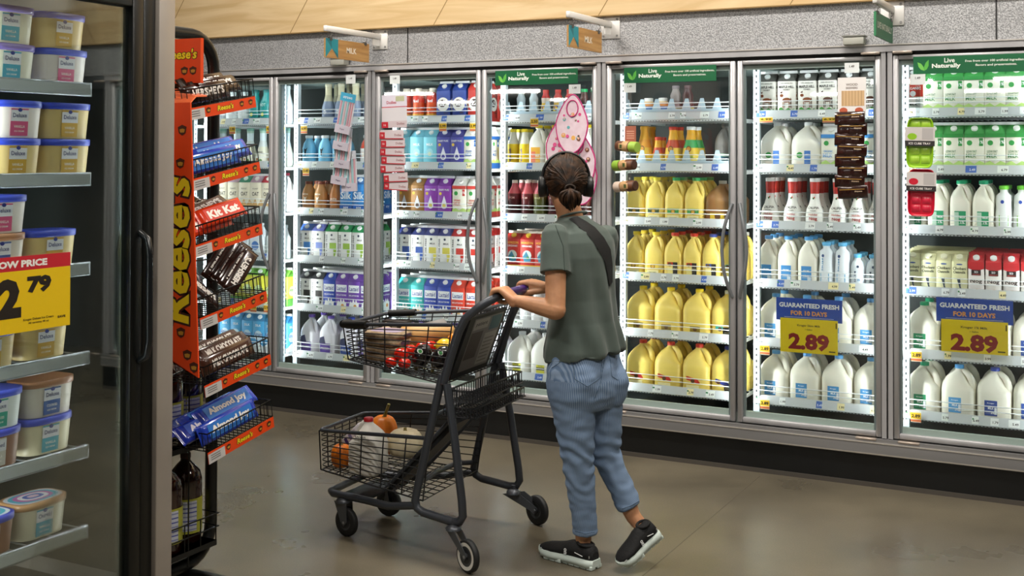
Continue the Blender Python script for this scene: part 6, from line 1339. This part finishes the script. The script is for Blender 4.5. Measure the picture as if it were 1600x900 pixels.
# stripes run down each leg: an angle round the leg, stored on the mesh
att = jeans.data.attributes.new('around', 'FLOAT', 'POINT'); vals = []
for v in jeans.data.vertices:
    c = v.co; zz = c.z
    def axis(h_, k_, e_):
        if zz > k_.z: t = (zz-k_.z)/max(.01, h_.z-k_.z); p = k_+(h_-k_)*min(t, 1.2)
        else: t = (zz-e_.z)/max(.01, k_.z-e_.z); p = e_+(k_-e_)*t
        return p
    pl = axis(hL, knL, hemL); pr = axis(hR, knR, hemR)
    dl = (c-pl).xy.length; dr = (c-pr).xy.length
    p = pl if dl < dr else pr
    if zz > hL.z+.02: vals.append((c-hipC).dot(SDIR)*1.15/.0013 if abs((c-hipC).dot(SDIR)) < .2 else 0.)
    else: vals.append(math.atan2((c-p).y, (c-p).x)*80)
att.data.foreach_set('value', vals)
# pockets, seams
dn = mat('#54697f', .9)
bv = BVHTree.FromPolygons([v.co for v in jeans.data.vertices], [tuple(p.vertices) for p in jeans.data.polygons])
def snapper(bvh):
    def f_(px, py, off=.002):
        d = ray(px, py).normalized(); h_, n_, _, _ = bvh.ray_cast(EYE, d)
        return (h_+n_*off) if h_ else None
    return f_
sj = snapper(bv)
def seam(m, pts, r, mm, S, n=14):
    P = []
    for (a, b_) in zip(pts, pts[1:]):
        for k in range(n): P.append(S(a[0]+(b_[0]-a[0])*k/n, a[1]+(b_[1]-a[1])*k/n, .0002))
    P.append(S(*pts[-1], .0002)); P = [p for p in P if p]
    if len(P) > 2: m.tube(P, r, mm, 5)
for pts_, r_ in (([(895, 557), (898, 592), (918, 604), (938, 590), (941, 556)], .0016), ([(894, 557), (941, 554)], .0022), ([(952, 553), (956, 588), (966, 594)], .0016), ([(945, 556), (938, 600), (928, 625)], .0016), ([(862, 575), (880, 563), (893, 558)], .0016), ([(899, 830), (914, 834), (929, 831)], .0018), ([(972, 795), (986, 790), (998, 783)], .0018)):
    m = MB(); seam(m, pts_, r_, dn, sj); m.build('seam', jeans)

# ---------------------------------------------------------------- shirt
SHM = noisy('grey_green_jersey', '#46524c', '#525e58', 5, .85, 0, 0)
nt = SHM.node_tree; _b = nt.nodes['Principled BSDF']; _b.inputs['Sheen Weight'].default_value = .15
b = MB(); RR = []
for py, px, a, d, f in ((338, 896, .052, .050, .0), (346, 897, .075, .062, .0), (353, 899, .115, .072, .0), (362, 903, .155, .084, 0), (376, 906, .172, .094, 0), (400, 908, .170, .102, 0), (430, 909, .158, .104, 0), (465, 910, .148, .102, 0), (500, 910, .154, .110, 0), (525, 911, .164, .124, 0), (545, 911, .168, .137, 0)):
    RR.append(ellipse_ring(J(px, py, -1.66), SDIR, FDIR, a, d, 40, .88))
# slanting hem
last = RR[-1]; hem = []
for p in last:
    q = (p-J(911, 545, -1.66)); t = q.dot(FDIR)/.13; s_ = q.dot(SDIR)/.178
    hem.append(p+Vector((0, 0, -.022+.010*t*-1-.018*(-s_)*1.0)))
RR.append(hem); b.loft(RR, SK)
slL = elL*.56+shL*.44+Vector((0, 0, .012)); ax = (slL-shL).normalized(); u = ax.cross(Vector((1, 0, 0))).normalized(); v = ax.cross(u)
b.loft([ellipse_ring(shL+ax*(L_*(slL-shL).length)+Vector((0, 0, dz)), u, v, r_, r_*1.02, 26) for L_, r_, dz in ((-.28, .02, 0), (-.22, .036, 0), (-.05, .051, 0), (.3, .058, 0), (.7, .0605, 0), (1.0, .063, 0))], SK)
slR = elR*.5+shR*.5; ax = (slR-shR).normalized(); u = ax.cross(Vector((1, 0, 0))).normalized(); v = ax.cross(u)
b.loft([ellipse_ring(shR+ax*(L_*(slR-shR).length), u, v, r_, r_, 26) for L_, r_ in ((-.3, .02), (-.24, .036), (-.05, .050), (.4, .056), (1.0, .060))], SK)
def shirt_disp(co, n):
    z = co.z; low = max(0, min(1, (1.25-z)/.45))
    a = co.dot(SDIR)*58+co.dot(FDIR)*30
    k = low*.010*math.sin(a+3.0*z+2.5*noise.noise(co*4))+.010*noise.noise(Vector((co.x*8, co.y*8, co.z*4)))
    k += low*.007*noise.noise(Vector((co.x*22, co.y*22, co.z*8)))
    return co+n*k
shirt = solidify_union(b, .005, 3, 'shirt', [SHM], per, shirt_disp)
bs = BVHTree.FromPolygons([v.co for v in shirt.data.vertices], [tuple(p.vertices) for p in shirt.data.polygons]); ss = snapper(bs)
# seams of the shirt
sd = mat('#3a4540', .9)
for pts_, r_ in (([(868, 352), (880, 385), (882, 420), (882, 440)], .0018), ([(845, 424), (860, 428), (878, 427)], .0022)):
    m = MB(); seam(m, pts_, r_, sd, ss); m.build('seam', shirt)
nk = [neck+Vector((0, 0, .022))+SDIR*(.060*math.cos(t*PI/12))+FDIR*(.054*math.sin(t*PI/12)-.0)+Vector((0, 0, -.016*math.sin(t*PI/12))) for t in range(24)]
m = MB(); m.tube(nk, .0045, SHM, 8, True); m.build('neckband', shirt)
# cross-body strap: a band lying on the back
m = MB(); cb = mat('#0c0d0d', .8); pts = [(889, 335), (895, 342), (905, 352), (918, 368), (930, 386), (941, 405), (949, 424), (955, 440), (960, 452)]; wd = [6, 9, 10, 11, 12, 13, 12, 10, 7]
Lp, Rp = [], []
for (xa, ya), (xb, yb) in zip([(889, 343), (905, 356), (921, 371), (933, 389), (944, 409), (948, 428), (951, 448)], [(902, 339), (916, 347), (929, 356), (943, 372), (953, 390), (956, 414), (956, 441)]):
    Lp.append(ss(xa, ya, .005) or J(xa, ya, -1.70)); Rp.append(ss(xb, yb, .005) or J(xb, yb, -1.66))
rows = []
for p, q in zip(Lp, Rp):
    row = [p+(q-p)*t/6 for t in range(7)]
    rr = []
    for r_ in row:
        h_, n_, _, _ = bs.find_nearest(r_); rr.append(h_+n_*.004)
    rows.append(rr)
m.loft(rows, cb, False, True, False); m.loft([[bs.find_nearest(x_)[0]+bs.find_nearest(x_)[1]*.0005 for x_ in r_][::-1] for r_ in rows], cb, False, True, False)
m.build('strap', per)

# ---------------------------------------------------------------- hair
HM = nodes_of('brown_hair'); hm, hn, hl, hb = HM[0], HM[2], HM[3], HM[4]
_at = hn.new('ShaderNodeObjectInfo'); _g = hn.new('ShaderNodeTexCoord'); _n = hn.new('ShaderNodeTexNoise'); _n.inputs['Scale'].default_value = 45; _n.inputs['Detail'].default_value = 4
_r = hn.new('ShaderNodeValToRGB'); _r.color_ramp.elements[0].color = rgb('#150d08'); _r.color_ramp.elements[1].color = rgb('#4a301c'); _r.color_ramp.elements[0].position = .38; _r.color_ramp.elements[1].position = .72
hl.new(_g.outputs['Object'], _n.inputs['Vector']); hl.new(_n.outputs[0], _r.inputs[0]); hl.new(_r.outputs[0], hb.inputs['Base Color']); hb.inputs['Roughness'].default_value = .6; hb.inputs['Specular IOR Level'].default_value = .25
rnd = random.Random(5); m = MB(); tie = hd(.008, -.112, -.022)
R = []
for u, a, f0, f1 in ((-.055, .045, -.05, .0), (-.045, .066, -.075, .03), (-.02, .076, -.092, .045), (.01, .0805, -.100, .06), (.04, .082, -.103, .078), (.07, .077, -.094, .086), (.095, .062, -.074, .066), (.110, .042, -.048, .04), (.1175, .012, -.014, .01)):
    R.append(ellipse_ring(hd(0, (f0+f1)/2, u), HS, HF, a, (f1-f0)/2, 36))
m.loft(R, hm)
def scalp(th, ph, o=0):      # th from the tie axis (back) outward, ph round it
    d = HF*(-math.cos(th))+(HS*math.cos(ph)+HU*math.sin(ph))*math.sin(th)
    s_, f_, u_ = d.dot(HS), d.dot(HF), d.dot(HU)
    k = 1/math.sqrt((s_/.083)**2+(f_/.100)**2+((u_)/(.104 if u_ > 0 else .075))**2)
    return hd(0, -.002, .014)+d*(k+o)
for i in range(190):
    ph = 2*PI*rnd.random(); tmax = 1.75 if math.sin(ph) > -.25 else 1.15
    P = []
    for k in range(9):
        t = k/8; th = tmax*(1-t)**1.1+.06; q = scalp(th, ph+.12*math.sin(3*t+i), rnd.uniform(-.001, .0015)+.0015)
        w_ = max(0, (t-.72)/.28)**1.5; P.append(q*(1-w_)+tie*w_)
    r0 = rnd.uniform(.0035, .006); m.tube(P, [r0*.5, r0, r0*1.1, r0*1.1, r0, r0, r0*.9, r0*.8, r0*.7], hm, 5)
hair = m.build('hair', per)
m = MB()
for i in range(150):       # the loose low bunch below the tie
    a = rnd.uniform(-1, 1); dpt = rnd.uniform(-1, 1); L_ = rnd.uniform(.055, .092)*(1-.25*abs(a)); w_ = .046
    P = [tie, tie+HS*(a*.012)-HF*(.012+.008*dpt)-HU*.010, tie+HS*(a*w_*.8)-HF*(.014+.016*dpt)-HU*(.38*L_), tie+HS*(a*w_)-HF*(.008+.022*dpt)-HU*(.72*L_), tie+HS*(a*w_*.72+.004)+HF*(.006-.016*dpt)-HU*L_]
    Q = []
    for k in range(len(P)-1):
        for t in (0, .5): Q.append(P[k]*(1-t)+P[k+1]*t)
    Q.append(P[-1]); Q2 = [Q[0]]+[(Q[j-1]+Q[j]*2+Q[j+1])/4 for j in range(1, len(Q)-1)]+[Q[-1]]
    m.tube(Q2, [.003, .004, .005, .0055, .0055, .005, .0045, .0035, .0012], hm, 5)
m.build('hair_bunch', hair)
m = MB(); m.tube([tie+HS*(.019*math.cos(k*PI/6))+HU*(.013*math.sin(k*PI/6))-HF*.004 for k in range(12)], .0042, mat('#2a1c12', .8), 6, True); m.build('hair_tie', hair)
# headphones
hpn = bpy.data.objects.new('headphones', None); COL.objects.link(hpn); hpn.parent = per
m = MB(); bk = mat('#0d0e0f', .45)
P = []
for k in range(21):
    a = math.radians(-8+196*k/20); P.append(hd(.094*math.cos(a), -.004, .022+.103*math.sin(a)))
rr = []
for i, p in enumerate(P):
    t_ = (P[min(i+1, 20)]-P[max(i-1, 0)]).normalized(); nn = HF.cross(t_).normalized(); wd_ = .015 if 3 < i < 17 else .009; th_ = .0065
    rr.append([p+HF*(wd_*math.cos(2*PI*j/12))+nn*(th_*math.sin(2*PI*j/12)) for j in range(12)])
m.loft(rr, bk); m.build('headband', hpn)
for s in (-1, 1):
    M = Matrix.Translation(hd(s*.092, -.004, -.012)) @ Matrix((HF, HU, HS)).transposed().to_4x4()
    m = MB(); m.lathe([(-.017, .030), (-.014, .037), (.010, .040), (.016, .036), (.019, .022)] if s > 0 else [(-.019, .022), (-.016, .036), (-.010, .040), (.014, .037), (.017, .030)], bk, 28, sx=.9, sy=1.08); m.build('ear_cup', hpn, M=M)
    m = MB(); m.lathe([(-.026, .022), (-.024, .034), (-.015, .037), (-.012, .03)] if s > 0 else [(.012, .03), (.015, .037), (.024, .034), (.026, .022)], mat('#17181a', .8), 28, sx=.9, sy=1.08); m.build('ear_pad', hpn, M=M)

# ---------------------------------------------------------------- shoes
def shoe(heel, toe, lift, side, nm):
    """heel and toe: sole points; built along the line between them"""
    H = Vector(heel); T = Vector(toe); ax = (T-H); L = ax.length; ax.normalize(); lat = Vector((-ax.y, ax.x, 0)).normalized(); up = lat.cross(ax).normalized()
    if up.z < 0: up = -up; 
    lat = ax.cross(up)
    def P(t, s, h): return H+ax*(t*L)+lat*s+up*h
    root = bpy.data.objects.new('shoe', None); COL.objects.link(root); root.parent = per
    n = 24; R = []
    prof = [(0.0, .022, .028, .066), (.03, .030, .026, .086), (.10, .034, .024, .092), (.20, .034, .024, .090), (.30, .034, .024, .094), (.42, .037, .024, .090), (.55, .041, .024, .076), (.70, .045, .024, .066), (.84, .042, .025, .058), (.93, .032, .027, .050), (.985, .016, .029, .042)]
    for t, w, h0, h1 in prof:
        ring = []
        for k in range(n):
            a = 2*PI*(k+.5)/n; ca, sa = math.cos(a), math.sin(a); hh = (h0+h1)/2; dh = (h1-h0)/2
            ww = w*(1-.30*max(0, sa)) ; ring.append(P(t, ww*math.copysign(abs(ca)**.8, ca), hh+dh*math.copysign(abs(sa)**.85, sa)))
        R.append(ring)
    m = MB(); knit = noisy('black_knit', '#060708', '#0c0d0f', 90, .8, 0, .2); m.loft(R, knit)
    m.tube([P(.175+.12*math.cos(k*PI/10), .027*math.sin(k*PI/10), .0875+.003*math.cos(k*PI/10)) for k in range(20)], .0055, knit, 8, True)
    up_ = m.build('upper', root)
    m = MB(); wh = mat('#c9d6cf', .6); R = []
    sp_ = [(-.02, .026), (.03, .036), (.12, .038), (.30, .036), (.45, .038), (.60, .044), (.75, .047), (.88, .042), (.97, .028), (1.02, .008)]
    for t, w in sp_: 
        z0 = .009+.010*max(0, (t-.8)/.2)**2; R.append([P(t, -w, z0), P(t, -w-.001, z0+.012), P(t, -w*.9, .036), P(t, w*.9, .036), P(t, w+.001, z0+.012), P(t, w, z0)])
    m.loft(R, wh, True, True); m.build('midsole', root)
    m = MB()
    for k in range(9):       # separate cushioning pods along each edge of the sole
        t = .01+.108*k; w = .036 if t < .5 else (.045 if t < .85 else .032)
        for s in (-1, 1): m.rbox(-L*.050, L*.050, -.014, .014, 0, .016, wh, .003, 2, Matrix.Translation(P(t+.02, s*(w-.016), .006*max(0, (t-.75)/.2)**2)) @ Matrix((ax, lat, up)).transposed().to_4x4())
    m.build('sole_pods', root)
    m = MB(); w_ = mat('#d8dcdc', .5); s = side
    def S(t, h):           # a point on the outer side of the upper
        for a, b_ in zip(prof, prof[1:]):
            if a[0] <= t <= b_[0]: q = (t-a[0])/(b_[0]-a[0]); w = a[1]+(b_[1]-a[1])*q; h0 = a[2]+(b_[2]-a[2])*q; h1 = a[3]+(b_[3]-a[3])*q; break
        f_ = (h-(h0+h1)/2)/((h1-h0)/2); c_ = math.sqrt(max(0, 1-abs(f_)**2.3)); return P(t, s*(w*(1-.3*max(0, f_))*c_**.8+.0016), h)
    o = S(.44, .052); U_ = (S(.40, .052)-S(.48, .052)).normalized(); V_ = (S(.44, .062)-S(.44, .044)).normalized(); N_ = U_.cross(V_)
    m.text('on', o, -V_, U_, .013, w_, .024, off=.05); m.tube([S(.14, .048), S(.28, .056)], .0016, w_, 5); m.tube([S(.88, .040), S(.93, .036)], .0016, w_, 5); m.text('on', S(.03, .05), -V_, U_, .005, w_)
    m.build('logo', up_)
shoe((anL.x+.066, anL.y-.034, .001), (anL.x-.200, anL.y+.030, .001), 0, -1, 'standing')
hr_ = at_y(1034, 834, -1.56); tr_ = at_y(986, 872, -1.60)
shoe((hr_.x-.012, hr_.y, hr_.z-.012), (tr_.x, tr_.y-.10, tr_.z-.012), 0, -1, 'lifted')
